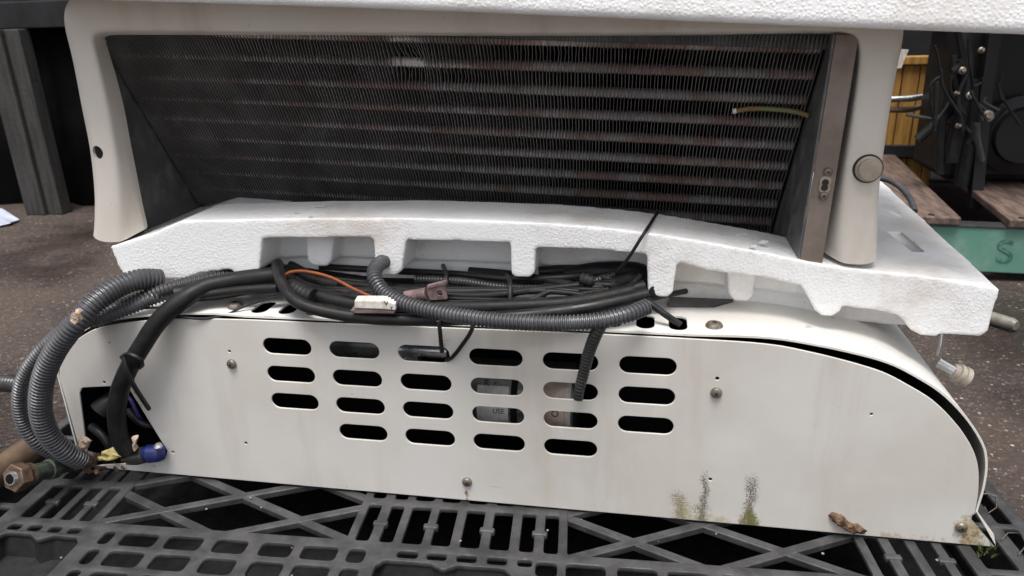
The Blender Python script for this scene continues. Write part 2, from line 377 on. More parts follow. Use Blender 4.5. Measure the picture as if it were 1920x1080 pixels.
build('shade_slab', MB().box((1.27, 1.40, .625), (2.7, 2.0, .64)), M['shade_slab'], mc, 0)  # unseen slab added above the machine to keep it in shade
for k in range(22):
    x0_, y0_ = rng0.uniform(1752, 1900), rng0.uniform(70, 250); dx_, dy_ = rng0.uniform(-40, 40), rng0.uniform(20, 110); Yk = 1.53+.004*k
    pts = [(x0_, y0_), (x0_+dx_*.4+rng0.uniform(-14, 14), y0_+dy_*.4), (x0_+dx_, min(345, y0_+dy_))]
    m_ = MB(); m_.tube(spline([at(x, y, Yk) for x, y in pts], .012), rng0.choice((.003, .004, .006, .008)), 8); build('hose', m_, rng0.choice((M['machine'], M['cable'], M['machine'], M['rubber'], M['conduit_dark'])), mc)
yc = empty('slatted_crate', (1.35, 2.2, .0), 'yellow varnished crate of upright boards seen past the right post', 'crate')
xl, xr = 1.08, at(1766, 200, 2.2).x; zt = at(1700, 122, 2.2).z; zb = at(1700, 310, 2.2).z
k = xl
while k < xr-.01:
    m_ = MB().box((k, 2.2, zb-.1), (min(k+.052, xr), 2.22, zt)); build('board', m_, M['yellow_wood'], yc, 0, .003); k += .056
m_ = MB().box((xl, 2.185, zt+.001), (xr, 2.23, zt+.03)); build('rail', m_, M['yellow_wood'], yc, 0, .004)
build('rail', MB().box((xl, 2.184, zb+.03), (xr, 2.198, zb+.075)), M['rack'], yc, 0, .003)
m_ = MB(); m_.tube(spline([at(1640, 187, 2.05), at(1680, 186, 2.05), at(1712, 184, 2.05), at(1748, 178, 2.06)], .01), px_size(6, at(1700, 186, 2.05)), 14)
tag(recenter(build('steel_pipe', m_, M['steel'], None)), 'bright steel pipe lying across the yellow boards at right', 'pipe')
m_ = MB(); m_.tube(spline([at(1640, 204, 2.05), at(1690, 206, 2.06), at(1724, 200, 2.08), at(1760, 170, 2.1)], .01), .010, 10)
tag(recenter(build('dull_pipe', m_, M['bronze'], None)), 'thin brown pipe just below the bright steel pipe', 'pipe')
m_ = MB(); m_.prism([at(1690, 92, 2.1), at(1704, 93, 2.1), at(1690, 128, 2.1), at(1680, 128, 2.1)], (0, .004, 0)); tag(recenter(build('paper_shred', m_, M['white_plastic'], None, 0)), 'narrow white paper shred above the yellow boards', 'paper')
m_ = MB().box((.6, 2.5, -.1), (1.9, 2.6, .58)); tag(recenter(build('back_board', m_, M['rack'], None, 0)), 'black board standing behind the yellow crate', 'board')
m_ = MB(); m_.tube([atz(1840, 590, GZ+.015), atz(1898, 608, GZ+.015), atz(1906, 611, GZ+.015)], [.014, .014, .010], 14); o = build('hose_end', m_, M['olive'], None)
tag(recenter(o), 'olive grey hose end lying on the asphalt right of the foam tray', 'hose')

# ------------------------------------------------------------------ plastic pallet
PO = Vector((.19, -.075, 0)); ua = R(2.5); vb = R(5.5)
EU = Vector((math.cos(ua), math.sin(ua), 0)); EV = Vector((-math.sin(vb), math.cos(vb), 0))
def pw(u, v, h=0.0): return PO+EU*u+EV*v+Vector((0, 0, h))
pal = empty('plastic_pallet', pw(0, .2, GZ), 'black plastic pallet with slotted and crossed deck carrying the cream unit', 'pallet')
loops = [[(-.60, -.30), (.628, -.30), (.628, .60), (-.60, .60)]]
A_ = [(-.503, -.487), (-.478, -.462), (-.452, -.437), (-.428, -.413)]
B_ = [(-.097, -.082), (-.070, -.055), (-.045, -.023), (-.013, .008), (.019, .040), (.051, .072), (.083, .098), (.109, .124)]
C_ = [(.447, .461), (.472, .487), (.498, .513), (.523, .538)]
for Z_ in (A_, B_, C_):
    for a, b in Z_:
        loops.append(rect(a, -.003, b, .060, .004)); loops.append(rect(a, .073, b, .128, .004))
        if (a, b) in ((-.097, -.082), (-.070, -.055), (.109, .124)): continue
        loops.append(rect(a, -.0255, b, -.0155, .004))
Xz = ((-.401, -.107, (-.34, -.17)), (.134, .437, (.205, .36)))
for a, b, _ in Xz: loops.append(rect(a, -.003, b, .128, .004))
r1 = [(-.383, -.370), (-.358, -.317), (-.305, -.264), (-.249, -.212), (-.196, -.160), (-.149, -.110), (-.098, -.079), (.102, .124), (.133, .173), (.185, .225), (.235, .275), (.287, .327), (.338, .378), (.389, .402)]
for v0, v1 in ((-.038, -.017), (-.070, -.047), (-.101, -.079), (-.133, -.111), (-.165, -.143)):
    for a, b in r1: loops.append(rect(a, v0, b, v1, .0065))
cups = ((-.505, -.403), (-.064, .078), (.43, .54))
for a, b in cups:
    m0 = (a+b)/2
    loops.append(roundpoly([(a, -.22), (b, -.22), (b, -.040), (b-.008, -.031), (m0+.014, -.031), (m0, -.040), (m0-.014, -.031), (a+.008, -.031), (a, -.040)], .006))
v = .14
while v < .55:
    for a in [-.50+.05*i for i in range(21)]: loops.append(rect(a, v, a+.04, v+.04, .004))
    v += .052
for v in [-.28+.075*i for i in range(11)]:
    loops.append(rect(.552, v, .582, v+.066, .003)); loops.append(rect(.598, v, .613, v+.066, .003))
    loops.append(rect(-.585, v, -.525, v+.066, .003))
sheet('deck', loops, .006, lambda x, y, h: pw(x, y, h-.0035), M['black_plastic'], pal, .0016, 40)
for a, b, cs in Xz:
    per = cs[1]-cs[0]; sl = .075/per
    for s_ in (-1, 1):
        for kk in range(-2, 3):
            c0 = cs[0]+per*kk
            lo_u, hi_u = c0-.026/sl-.06, c0+.026/sl+.30
            pts = []
            u0, u1 = max(a-.005, c0-.25), min(b+.005, c0+.30)
            # clip to the opening
            def vv(u): return .026+s_*sl*(u-c0)
            us = [u for u in [u0+(u1-u0)*i/150 for i in range(151)] if -.0085 < vv(u) < .1335]
            if len(us) < 4: continue
            d = (EU+EV*(s_*sl)).normalized(); nn = Vector((-d.y, d.x, 0))*.0055
            p0, p1 = pw(us[0], vv(us[0]), -.0018), pw(us[-1], vv(us[-1]), -.0018)
            p0.z += .0004*(s_ > 0); p1.z = p0.z
            xb = MB(); xb.prism([p0+nn, p1+nn, p1-nn, p0-nn], (0, 0, -.008)); build('cross_rib', xb, M['black_plastic'], pal, 0, .0012)
for Z_ in (A_, B_, C_):
    for i in range(len(Z_)-1):
        if i % 2 == 0:
            um = (Z_[i][1]+Z_[i+1][0])/2; nb = MB(); nb.prism([pw(um-.0085, .024, .0004), pw(um+.0085, .024, .0004), pw(um+.0085, .032, .0004), pw(um-.0085, .032, .0004)], (0, 0, -.007)); build('nub', nb, M['black_plastic'], pal, 0, .002)
for a, b in cups:
    m0 = (a+b)/2; c_ = MB()
    prof = [(a-.002, -.222), (b+.002, -.222), (b+.002, -.029), (m0+.012, -.029), (m0, -.038), (m0-.012, -.029), (a-.002, -.029)]
    top = [pw(x, y, -.006) for x, y in prof]; cx, cy = m0, -.12
    bot = [pw(cx+(x-cx)*.93, cy+(y-cy)*.93, -.03) for x, y in prof]; n_ = len(prof)
    c_.add(top+bot, [tuple(range(n_, 2*n_))]+[(i, (i+1) % n_, n_+(i+1) % n_, n_+i) for i in range(n_)])
    build('nesting_cup', c_, M['dark_plastic'], pal, 30)
ld = MB(); ld.prism([pw(-.585, -.29), pw(.615, -.29), pw(.615, .59), pw(-.585, .59)], (0, 0, -.01)); ld.v = [v_+Vector((0, 0, -.125)) for v_ in ld.v]
build('shade_floor', ld, M['dark_plastic'], pal, 0)  # added dark slab so the deck holes stay black
sk = MB()
for (a, b, c, d) in ((-.60, -.30, .628, -.29), (-.60, .59, .628, .60), (-.60, -.289, -.59, .589), (.618, -.289, .628, .589)):
    sk.prism([pw(a, b, -.0070), pw(c, b, -.0070), pw(c, d, -.0100), pw(a, d, -.0100)], (0, 0, -.139))
build('skirt', sk, M['black_plastic'], pal, 0)
lg_ = MB()

# ------------------------------------------------------------------ lower unit
U = .08; DZ = U*.435; Z1 = .187
low = empty('condensing_unit', (.21, .2, .002), 'cream metal unit with oblong vent slots and a curved top, on the black pallet', 'cooling unit')
OUT = [(-.3065, .002), (-.309, .130), (-.300, .153), (-.287, .170), (-.2668, .184), (-.235, .199), (-.1747, .2105), (-.0855, .2170), (.1055, .2185), (.3094, .2200), (.444, .2195), (.5159, .2175), (.560, .2105), (.597, .2020), (.625, .1935), (.648, .1820), (.674, .1660), (.697, .1440), (.7145, .121), (.7255, .098), (.7310, .070), (.7325, .042), (.728, .036), (.758, .002)]
def smooth2(pts, lo, hi, k=4):
    out = list(pts[:lo])
    V = [Vector((p[0], p[1], 0)) for p in pts[lo:hi]]
    P = [V[0]*2-V[1]]+V+[V[-1]*2-V[-2]]
    for i in range(1, len(P)-2):
        a, b, c, d = P[i-1:i+3]
        for j in range(k):
            t = j/k; q = .5*((2*b)+(c-a)*t+(2*a-5*b+4*c-d)*t*t+(3*b-a-3*c+d)*t**3); out.append((q.x, q.y))
    return out+list(pts[hi-1:])
OUTS = smooth2(OUT, 1, 22)
slots = []
for r_ in range(4):
    for c_ in range(6):
        if r_ == 3 and c_ in (0, 5): continue
        cx, cz = U*c_, Z1-DZ*r_; hw, hr = .0195, .0097
        lp = [(cx+hw+hr*math.cos(a), cz+hr*math.sin(a)) for a in [R(-90+20*i) for i in range(10)]]+[(cx-hw+hr*math.cos(a), cz+hr*math.sin(a)) for a in [R(90+20*i) for i in range(10)]]
        slots.append(lp)
inlet = roundpoly([stx(149, 738)[::1], stx(153, 727), stx(238, 723), stx(314, 846), stx(306, 864), stx(166, 874)][::-1], .006)
holes = [circle(*stx(x, y), r_, 10) for x, y, r_ in ((430, 659, .0017), (1345, 710, .0019), (195, 717, .0019), (461, 831, .0019), (324, 848, .0019), (1332, 899, .0019), (660, 740, .0008), (1634, 777, .0014), (205, 643, .001))]
sheet('front_panel', [OUTS]+slots+[inlet]+holes, .0024, lambda x, y, h: Vector((x, .0012+h, y)), M['panel'], low, .0007, 0)
# curved cover: same outline, standing away from the panel's edge at the right end
def gap(x):
    if x < -.05: return .0035
    if x > .44: return .0012+.0082*min(1, (x-.44)/.20)
    return .0012
path = [p for p in OUTS if not (p[1] < .035)]
path = [(path[0][0], .004)]+path+[(path[-1][0], .004)]
def offs(path, extra):
    o_ = []
    for i, p in enumerate(path):
        a = path[max(0, i-1)]; b = path[min(len(path)-1, i+1)]; d = Vector((b[0]-a[0], b[1]-a[1])); d.normalize()
        g_ = gap(p[0])
        if p[0] > .6 and p[1] < .11: g_ *= max(0.18, (p[1]-.03)/.08)
        o_.append((p[0]-d.y*(g_+extra), p[1]+d.x*(g_+extra)))
    return o_
pin, pou = offs(path, 0), offs(path, .0022)
YS = [.0035, .01, .03, .06, .1, .14, .2, .3, .46]
cv = MB(); n_ = len(path); vs = []
for Y in YS: vs += [(p[0], Y, p[1]) for p in pou]
for Y in YS: vs += [(p[0], Y, p[1]) for p in pin]
K = len(YS); fs = []
def I_(s, j, i): return s*K*n_+j*n_+i
for j in range(K-1):
    for i in range(n_-1):
        fs.append((I_(0, j, i), I_(0, j, i+1), I_(0, j+1, i+1), I_(0, j+1, i))); fs.append((I_(1, j, i), I_(1, j+1, i), I_(1, j+1, i+1), I_(1, j, i+1)))
for i in range(n_-1):
    fs.append((I_(0, 0, i), I_(1, 0, i), I_(1, 0, i+1), I_(0, 0, i+1))); fs.append((I_(0, K-1, i), I_(0, K-1, i+1), I_(1, K-1, i+1), I_(1, K-1, i)))
for j in range(K-1):
    for i in (0, n_-1): fs.append((I_(0, j, i), I_(0, j+1, i), I_(1, j+1, i), I_(1, j, i)))
cv.add(vs, fs)
cover = build('top_cover', cv, M['paint'], low, 40)
vc = MB()
for Y0, Y1 in ((.012, .052), (.088, .128)):
    for i in range(-2, 13):
        cx = .396+.0335*(i-11); cy0, cy1 = Y0+.010, Y1-.010
        poly = [(cx+.0095*math.cos(a), cy1+.0095*math.sin(a)) for a in [R(22.5*j) for j in range(9)]]+[(cx+.0095*math.cos(a), cy0+.0095*math.sin(a)) for a in [R(180+22.5*j) for j in range(9)]]
        vc.prism([Vector((x, y, .205)) for x, y in poly], (0, 0, .05))
cut(cover, vc)
for p in cover.data.polygons: p.use_smooth = True
cover.data.set_sharp_from_angle(angle=R(35))
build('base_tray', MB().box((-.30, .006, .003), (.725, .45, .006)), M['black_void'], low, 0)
build('shade_liner', MB().box((-.3005, .006, .0065), (-.2985, .438, .138)), M['black_void'], low, 0)  # added black sheets, shade for the white inner walls of the cover
build('shade_liner', MB().box((.7215, .006, .0065), (.7235, .438, .10)), M['black_void'], low, 0)
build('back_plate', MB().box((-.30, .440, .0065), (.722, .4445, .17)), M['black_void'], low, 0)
build('shade_block', MB().box((-.27, .10, .0065), (.69, .42, .155)), M['black_void'], low, 0, .01)  # added black box that keeps the view through the slots dark
# receiver cylinder with labels, seen through the slots
cx0, cx1 = at(884, 750, .055).x, at(1080, 750, .055).x; cyc = Vector((0, .058, .112)); rr = .042
m_ = MB(); m_.tube([Vector((cx0-.012, cyc.y, cyc.z)), Vector((cx0, cyc.y, cyc.z)), Vector((cx1, cyc.y, cyc.z)), Vector((cx1+.001, cyc.y, cyc.z))], [rr*.55, rr, rr, rr*.7], 32)
rec = build('receiver', m_, M['plate'], low)
def cyl_map(x, s, lift): a = s/rr; return Vector((x, cyc.y-(rr+lift)*math.cos(a), cyc.z+(rr+lift)*math.sin(a)))
def wrap(name, x0, x1, s0, s1, mt, lift):
    m_ = MB(); n2 = 12; vs = []
    for i in range(n2+1):
        s_ = s0+(s1-s0)*i/n2
        vs += [cyl_map(x0, s_, lift), cyl_map(x1, s_, lift), cyl_map(x1, s_, .0001), cyl_map(x0, s_, .0001)]
    fs = []
    for i in range(n2):
        for j in range(4): fs.append((4*i+j, 4*i+(j+1) % 4, 4*i+4+(j+1) % 4, 4*i+4+j))
    fs += [(0, 1, 2, 3), (4*n2+3, 4*n2+2, 4*n2+1, 4*n2)]
    return build(name, m_.add(vs, fs), mt, rec, 30)
wrap('label', at(893, 750, .016).x, at(952, 750, .016).x, -.04, .03, M['label'], .0006)
wrap('band', at(956, 750, .016).x, at(968, 750, .016).x, -.05, .05, M['black_void'], .001)
wrap('label', at(1018, 750, .016).x, at(1058, 750, .016).x, -.04, .045, M['label_brown'], .0006)
wrap('band', at(1058.5, 750, .016).x, at(1069, 750, .016).x, -.05, .05, M['label'], .0009)
for body, px, py, sz in (('R', 909, 727, .011), ('7', 925, 728, .006), ('USE', 935, 770, .008), ('O', 1041, 775, .011)):
    P = at(px, py, .017); s_c = math.asin(max(-1, min(1, (P.z-cyc.z)/rr)))*rr
    flat_text('lettering', body, sz, lambda x, y, h: cyl_map(P.x+x, s_c+y, .0008+abs(h)), M['ink'], rec, .0001)
m_ = MB(); P = at(700, 657, .05); m_.tube([Vector((P.x-.05, .05, .172)), Vector((P.x+.02, .05, .172)), Vector((P.x+.03, .05, .172))], [.018, .018, .012], 20); build('motor', m_, M['plate'], low)
m_ = MB(); P = at(795, 672, .05); m_.tube([Vector((P.x-.05, .05, .168)), Vector((P.x-.003, .05, .168)), Vector((P.x-.003, .05, .168)), Vector((P.x+.03, .05, .168))], [.016, .016, .009, .009], 20); build('coupling', m_, M['steel'], low)
# screws
def screw(P, axis, r_, h_, mt, parent, name='screw'):
    m_ = MB(); m_.disc(P, axis, [(0, r_*1.02), (h_*.35, r_), (h_*.8, r_*.82), (h_, r_*.5)], 20)
    o_ = build(name, m_, mt, parent); a = Vector(axis).normalized(); m2 = MB(); m2.disc(P+a*h_*.9, a, [(0, r_*.32), (h_*.16, r_*.3)], 6); build('socket', m2, M['ink'], o_); return o_
for x, y in ((435, 682), (1343, 736), (876, 903), (1802, 988)):
    P = at(x, y, 0); P.y = -.0002; screw(P, (0, -1, 0), .0058, .004, M['screw'], low)
for x, y in ((441, 574), (1339, 612)):
    P = atz(x, y, .2235); screw(P, (0, 0, 1), .0088, .005, M['screw'], low)
# dark plate on the cover under the tray, at right
pz = .2245
m_ = MB(); m_.prism([atz(1262, 545, pz), atz(1345, 533, pz), atz(1372, 548, pz), atz(1375, 566, pz), atz(1340, 576, pz), atz(1250, 574, pz)], (0, 0, .002)); build('cover_plate', m_, M['plate'], low, 0)
# turned-out foot at lower right corner
m_ = MB(); m_.prism([Vector((.7335, .0, .043)), Vector((.7345, .001, .043)), Vector((.764, .02, .0035)), Vector((.7585, .0, .0035))], (0, .0012, 0)); build('corner_flange', m_, M['panel'], low, 0)
# fitting and rod on the far right of the cover
fp = at(1800, 703, .12)
m_ = MB(); m_.tube([at(1760, 680, .13), at(1790, 697, .12)], .006, 12); build('pipe_stub', m_, M['steel'], low)
m_ = MB(); a_ = (at(1812, 709, .12)-at(1770, 688, .12)); m_.disc(at(1784, 694, .125), a_, [(0, .008), (.006, .009), (.0065, .0115), (.010, .0115), (.0105, .0098), (.013, .0098), (.0135, .0115), (.019, .0115), (.020, .009)], 14); build('pipe_cap', m_, M['cap'], low)

# ------------------------------------------------------------------ foam tray
TY = .045
tray = MB()
def fpoly(pts, Y): return [at(x, y, Y) for x, y in pts]
band_top = [(238, 458), (272, 447), (306, 428), (340, 414), (450, 412), (520, 410), (640, 409), (745, 409), (900, 413), (1050, 420), (1150, 429), (1240, 440), (1330, 455), (1440, 475), (1520, 492), (1600, 504)]
band_bot = [(1600, 570), (1560, 540), (1500, 536), (1440, 522), (1330, 508), (1272, 492), (1215, 478), (1105, 467), (1007, 464), (957, 455), (860, 452), (765, 450), (700, 446), (600, 446), (492, 447), (440, 470), (300, 500), (240, 490)]
tray.prism(fpoly(band_top+band_bot, TY), (0, .085, 0))
# left block
tray.prism(fpoly([(206, 462), (240, 452), (310, 430), (430, 440), (432, 505), (375, 512), (350, 523), (300, 523), (232, 516), (222, 500)], TY), (0, .40, 0))
def lug(pts, Y, d): tray.prism(fpoly(pts, Y), (0, d, 0))
lug([(428, 430), (492, 440), (486, 506), (478, 513), (440, 513), (431, 505)], TY, .10)
lug([(698, 430), (765, 430), (753, 508), (742, 517), (716, 516), (703, 500)], TY, .10)
lug([(957, 440), (1006, 440), (1002, 512), (994, 520), (966, 520), (958, 512)], TY, .10)
lug([(1213, 460), (1272, 470), (1262, 548), (1252, 557), (1222, 556), (1214, 546)], TY, .10)
lug([(572, 440), (628, 440), (620, 492), (612, 500), (586, 500), (576, 490)], .068, .08)
lug([(1364, 505), (1418, 510), (1412, 556), (1402, 566), (1376, 564), (1366, 552)], .068, .08)
lug([(1505, 540), (1560, 535), (1590, 545), (1581, 566), (1575, 585), (1562, 593), (1540, 592), (1528, 582), (1520, 566)], TY, .10)
# recessed wall
tray.prism(fpoly([(430, 425), (760, 425), (1000, 440), (1240, 470), (1420, 500), (1600, 520), (1600, 573), (1500, 552), (1415, 541), (1340, 533), (1270, 528), (1205, 513), (1140, 508), (1000, 495), (870, 489), (760, 486), (660, 482), (560, 482), (500, 485), (430, 505)], .095), (0, .09, 0))
# right block
rb = [(1560, 500), (1602, 504), (1740, 519), (1830, 533), (1874, 541), (1871, 556), (1852, 622), (1838, 632), (1765, 626), (1755, 632), (1726, 629), (1706, 618), (1694, 600), (1680, 590), (1640, 582), (1560, 572)]
tray.prism(fpoly(rb, TY), at(1653, 339, .515)-at(1874, 541, TY))
# bed under the coil
tray.prism([up(-.44, .10, -.075), up(.50, .10, -.075), up(.50, .10, -.032), up(-.44, .10, -.032)], (0, .40, 0))
tob = build('foam_tray', tray, M['foam'], None, 40)
m = tob.modifiers.new('merge', 'REMESH'); m.mode = 'VOXEL'; m.voxel_size = .0024; m.use_smooth_shade = True
m = tob.modifiers.new('soften', 'SMOOTH'); m.factor = .5; m.iterations = 2
bake(tob)
ct = MB()
for px_, py_, sx_, sy_, dp in ((1690, 393, .007, .014, .008), (1700, 406, .005, .008, .004), (1706, 455, .010, .04, .0012)):
    P = atz(px_, py_, .2835 if py_ < 420 else .2765)
    ct.prism([P+Vector((-sx_, -sy_, -dp)), P+Vector((sx_*.6, -sy_*.8, -dp)), P+Vector((sx_*.2, sy_, -dp)), P+Vector((-sx_*1.6, sy_*.8, -dp))], (0, 0, .05))
cut(tob, ct)
tx = bpy.data.textures.new('bead', 'VORONOI'); tx.noise_scale = .0035; tx.noise_intensity = 1.0
m = tob.modifiers.new('bead', 'DISPLACE'); m.texture = tx; m.strength = .00025; m.mid_level = .5
for p in tob.data.polygons: p.use_smooth = True
recenter(tob)
tag(tob, 'white polystyrene tray with a toothed front edge, between the two units', 'foam tray')
# torn glossy flakes on the tray's rim
for k, (x, y, w_, h_) in enumerate(((598, 388, 24, 3), (556, 400, 11, 4), (583, 407, 9, 3), (617, 399, 12, 3), (1385, 441, 30, 4), (1372, 452, 14, 4), (1412, 464, 14, 4), (1432, 455, 18, 5))):
    zz = at(x, 412 if x < 900 else 470, TY).z+(.0018 if x < 900 else .0020)
    P = atz(x, y, zz); sx = px_size(w_, P)/2; sy = px_size(h_, P)*1.6
    m_ = MB(); m_.prism([P+Vector((-sx, -sy*.4, 0)), P+Vector((sx*.2, -sy, .0005)), P+Vector((sx, .1*sy, .001)), P+Vector((sx*.1, sy, .001)), P+Vector((-sx*.8, sy*.5, 0))], (0, 0, .0006))
    tag(recenter(build('foam_flake', m_, M['clip'], None, 0)), 'tiny glossy white flake on the left half of the foam tray rim' if x < 900 else 'small glossy white flake on the foam tray rim before the brown flange', 'flake', 'torn flakes on the tray rim')

# ------------------------------------------------------------------ upper unit
upp = empty('evaporator_unit', up(0, .15, -.02), 'off white framed unit with a dark tilted finned coil, on the foam tray', 'cooling unit')
FY = .045
def prof(O, C_, I_, special=None):
    if special:
        o1, o2, f1, c, i_ = [at(x, y, Y) for (x, y), Y in zip(special, (FY+.012, FY+.003, FY, FY, FY+.022))]
    else:
        o = at(*O, FY+.012); c = at(*C_, FY); i_ = at(*I_, FY+.022)
        of = at(*O, FY)
        o1 = o; o2 = of.lerp(c, .07)+Vector((0, .0035, 0)); f1 = of.lerp(c, .24)
    back = Vector((0, .075, 0))
    m1 = f1.lerp(c, .55)
    return [o1+back, o1+Vector((0, .02, 0)), o1, o2, f1, m1, c, c.lerp(i_, .5)+Vector((0, -.0015, 0)), i_, i_+Vector((-.0004, .004, 0)), i_+Vector((-.001, .009, 0))]
ST_ = [prof(0, 0, 0, [(172, 438), (177, 447), (192, 454), (227, 454), (270, 431)])]
L_ = [((173, 425), (225, 436), (266.5, 415)), ((174, 398), (224.5, 405), (261, 392)), ((174, 365), (223.5, 370), (254, 357)), ((170, 320), (220, 320), (246, 315)), ((164, 270), (213, 270), (236, 268)), ((150, 207), (202, 207), (226, 207)), ((139, 145), (190, 148), (209, 142)),
      ((128, 92), (180, 104), (197, 104)), ((117, 55), (173, 76), (190.5, 82)), ((114, 20), (175, 66), (191.5, 72)), ((126, -8), (182, 60), (197, 67.5)), ((165, -22), (194, 58), (207, 65.7)), ((230, -22), (230, 57.5), (238, 65.5)),
      ((350, -20), (350, 58), (352, 65.5)), ((600, -14), (600, 59), (600, 66.5)), ((960, -6), (960, 61), (960, 68.5)), ((1250, 0), (1250, 61), (1250, 68)), ((1450, 4), (1450, 58), (1450, 65)), ((1530, 6), (1530, 57), (1530, 64)),
      ((1610, 8), (1572, 57.5), (1566, 65)), ((1668, 14), (1598, 62), (1588, 69.5)), ((1692, 30), (1610, 74), (1599.5, 80)), ((1700, 55), (1613, 95), (1604, 98)), ((1692, 95), (1613, 118), (1603, 120)), ((1681, 150), (1609, 155), (1598.5, 155)), ((1672, 200), (1602, 203), (1592, 203)), ((1662, 270), (1593, 272), (1579.5, 270)),
      ((1653, 330), (1584, 335), (1568, 335)), ((1649, 390), (1579, 395), (1557, 390)), ((1647.5, 440), (1577, 440), (1549, 435)), ((1647, 466), (1577, 470), (1546, 458))]
ST_ += [prof(*s_) for s_ in L_]
ST_.append(prof(0, 0, 0, [(1646, 483), (1641, 490), (1622, 497), (1580, 494), (1545, 473)]))
fm = MB(); nP = len(ST_[0]); vs = [p for s_ in ST_ for p in s_]
fs = [(i*nP+j, i*nP+j+1, (i+1)*nP+j+1, (i+1)*nP+j) for i in range(len(ST_)-1) for j in range(nP-1)]
fr = build('frame', fm.add(vs, fs), M['frame'], None, 180)
m = fr.modifiers.new('smooth', 'SUBSURF'); m.levels = 2; m.render_levels = 2
bake(fr)
bm = bmesh.new(); bm.from_mesh(fr.data); bmesh.ops.recalc_face_normals(bm, faces=bm.faces)
bm.faces.ensure_lookup_table()
bm.normal_update()
ff = min(bm.faces, key=lambda f: (f.calc_center_median()-at(205, 300, FY)).length)
if ff.normal.y > 0: bmesh.ops.reverse_faces(bm, faces=bm.faces)
bm.to_mesh(fr.data); bm.free()
m = fr.modifiers.new('shell', 'SOLIDIFY'); m.thickness = .003; m.offset = -1
bake(fr)
hc = at(182, 286, FY)
hcut = MB(); hcut.disc(hc-Vector((0, .03, 0)), (0, 1, 0), [(0, .0075), (.08, .0075)], 24)
cut(fr, hcut)
for p in fr.data.polygons: p.use_smooth = True
fr.data.set_sharp_from_angle(angle=R(40))
off = upp.location.copy(); fr.data.transform(Matrix.Translation(-off)); fr.parent = upp
screw_p = at(1628, 315, FY-.0005)
m_ = MB(); m_.disc(at(1627, 316, FY+.001), (.05, -1, .02), [(0, .0122), (.0035, .0122), (.0045, .0105), (.0085, .0105), (.0098, .0092), (.0102, .006)], 28); build('knob', m_, M['bolt'], upp)
m_ = MB(); m_.disc(at(1627, 316, FY+.0005), (0, -1, 0), [(0, .0138), (.0015, .0136)], 28); build('gap_ring', m_, M['ink'], upp)  # black disc standing for the dark gap round the knob
# coil
S0 = up(0, .200, 0); SD = (EZ*.131+Vector((0, -.085, 0))).normalized(); ND = EX.cross(SD).normalized()
if ND.y > 0: ND = -ND
def coilp(X, s_, d): return S0+EX*X+SD*s_+(-ND)*d     # d: depth behind the front of the fins
XL, XR = -.422, .341; SB, STp = -.03, .262; pitch = .0037
fn = MB(); x = XL; rng = random.Random(3)
nf = int((XR-XL)/pitch); NS = 44
bents = [(-.30, -.10, .246, .030, .5), (.02, .14, .238, .028, .6), (.16, .27, .243, .02, .4), (-.09, -.045, .222, .035, 1.6), (-.05, .02, .205, .018, .6)]
for i in range(nf+1):
    X = XL+i*pitch; vs = []; ph = rng.uniform(-.0003, .0003)
    for j in range(NS+1):
        s_ = SB+(STp-SB)*j/NS
        dx = ph+.0005*mnoise.noise(Vector((X*30, s_*25, 0)))
        dep = .0006*mnoise.noise(Vector((X*12, s_*14, 4)))
        for (a, b, sc, sw, am) in bents:
            if a < X < b and abs(s_-sc) < sw:
                k_ = math.sin(math.pi*(X-a)/(b-a))*(1-abs(s_-sc)/sw); dx += am*.0042*k_*(.7+.6*rng.random()); dep += .003*k_*am
        vs += [coilp(X+dx, s_, dep), coilp(X+ph*.3, s_, .028)]
    vs2 = [v_+EX*.0005 for v_ in vs]
    n0 = len(vs); fs = []
    for j in range(NS):
        a, b, c, d = 2*j, 2*j+1, 2*j+3, 2*j+2
        fs += [(a, d, c, b), (n0+a, n0+b, n0+c, n0+d), (a, n0+a, n0+d, d)]
    fn.add(vs+vs2, fs)
fin = build('fins', fn, M['fin'], upp, 0)
for k_ in range(9):
    s_ = .0005+.0305*k_; m_ = MB(); pts = []; rad = []
    X = XL+.002
    while X < XR-.002:
        pts += [coilp(X, s_, .0078), coilp(X+pitch*.5, s_, .0078)]; rad += [.0060, .0046]; X += pitch
    m_.tube(pts, rad, 10); build('tube', m_, M['tube'], upp)
m_ = MB(); m_.prism([coilp(XL-.003, SB, .0285), coilp(XR+.002, SB, .0285), coilp(XR+.002, STp+.01, .0285), coilp(XL-.003, STp+.01, .0285)], -ND*.003); build('back_sheet', m_, M['black_void'], upp, 0)
# casing: end plates, top plate, flange
m_ = MB(); m_.prism([up(-.4275, .060, -.055), up(-.4275, .33, -.055), up(-.4275, .33, .222), up(-.4275, .060, .222)], EX*-.002); build('end_plate', m_, M['casing'], upp, 0)
m_ = MB(); m_.prism([up(.3445, .049, -.006), up(.3445, .33, -.03), up(.3445, .33, .222), up(.3445, .049, .222)], EX*.002); ep = build('end_plate', m_, M['casing'], upp, 0)
m_ = MB(); m_.prism([up(.347, .048, -.006), up(.3685, .048, -.006), up(.3665, .048, .222), up(.347, .048, .222)], (0, .0022, 0)); fl = build('flange', m_, M['bracket'], upp, 0, .0006)
for x, y in ((1552, 322), (1544, 367)):
    P = at(x, y, .0475); screw(P, (0, -1, 0), .0042, .003, M['screw'], fl)
P = at(1547, 346, .0475); m_ = MB(); m_.disc(P+EZ*.003, (0, -1, 0), [(0, .0055), (.0008, .0055), (.0009, .004)], 20); m_.disc(P-EZ*.003, (0, -1, 0), [(0, .0055), (.0007, .0055), (.0009, .004)], 20); build('slot_grommet', m_, M['bolt'], fl)
P = at(1547, 346, .0462); m_ = MB(); m_.disc(P+EZ*.002, (0, -1, 0), [(0, .0032), (.0004, .0032)], 16); m_.disc(P-EZ*.003, (0, -1, 0), [(0, .0032), (.00035, .0032)], 16); build('slot_opening', m_, M['ink'], fl)
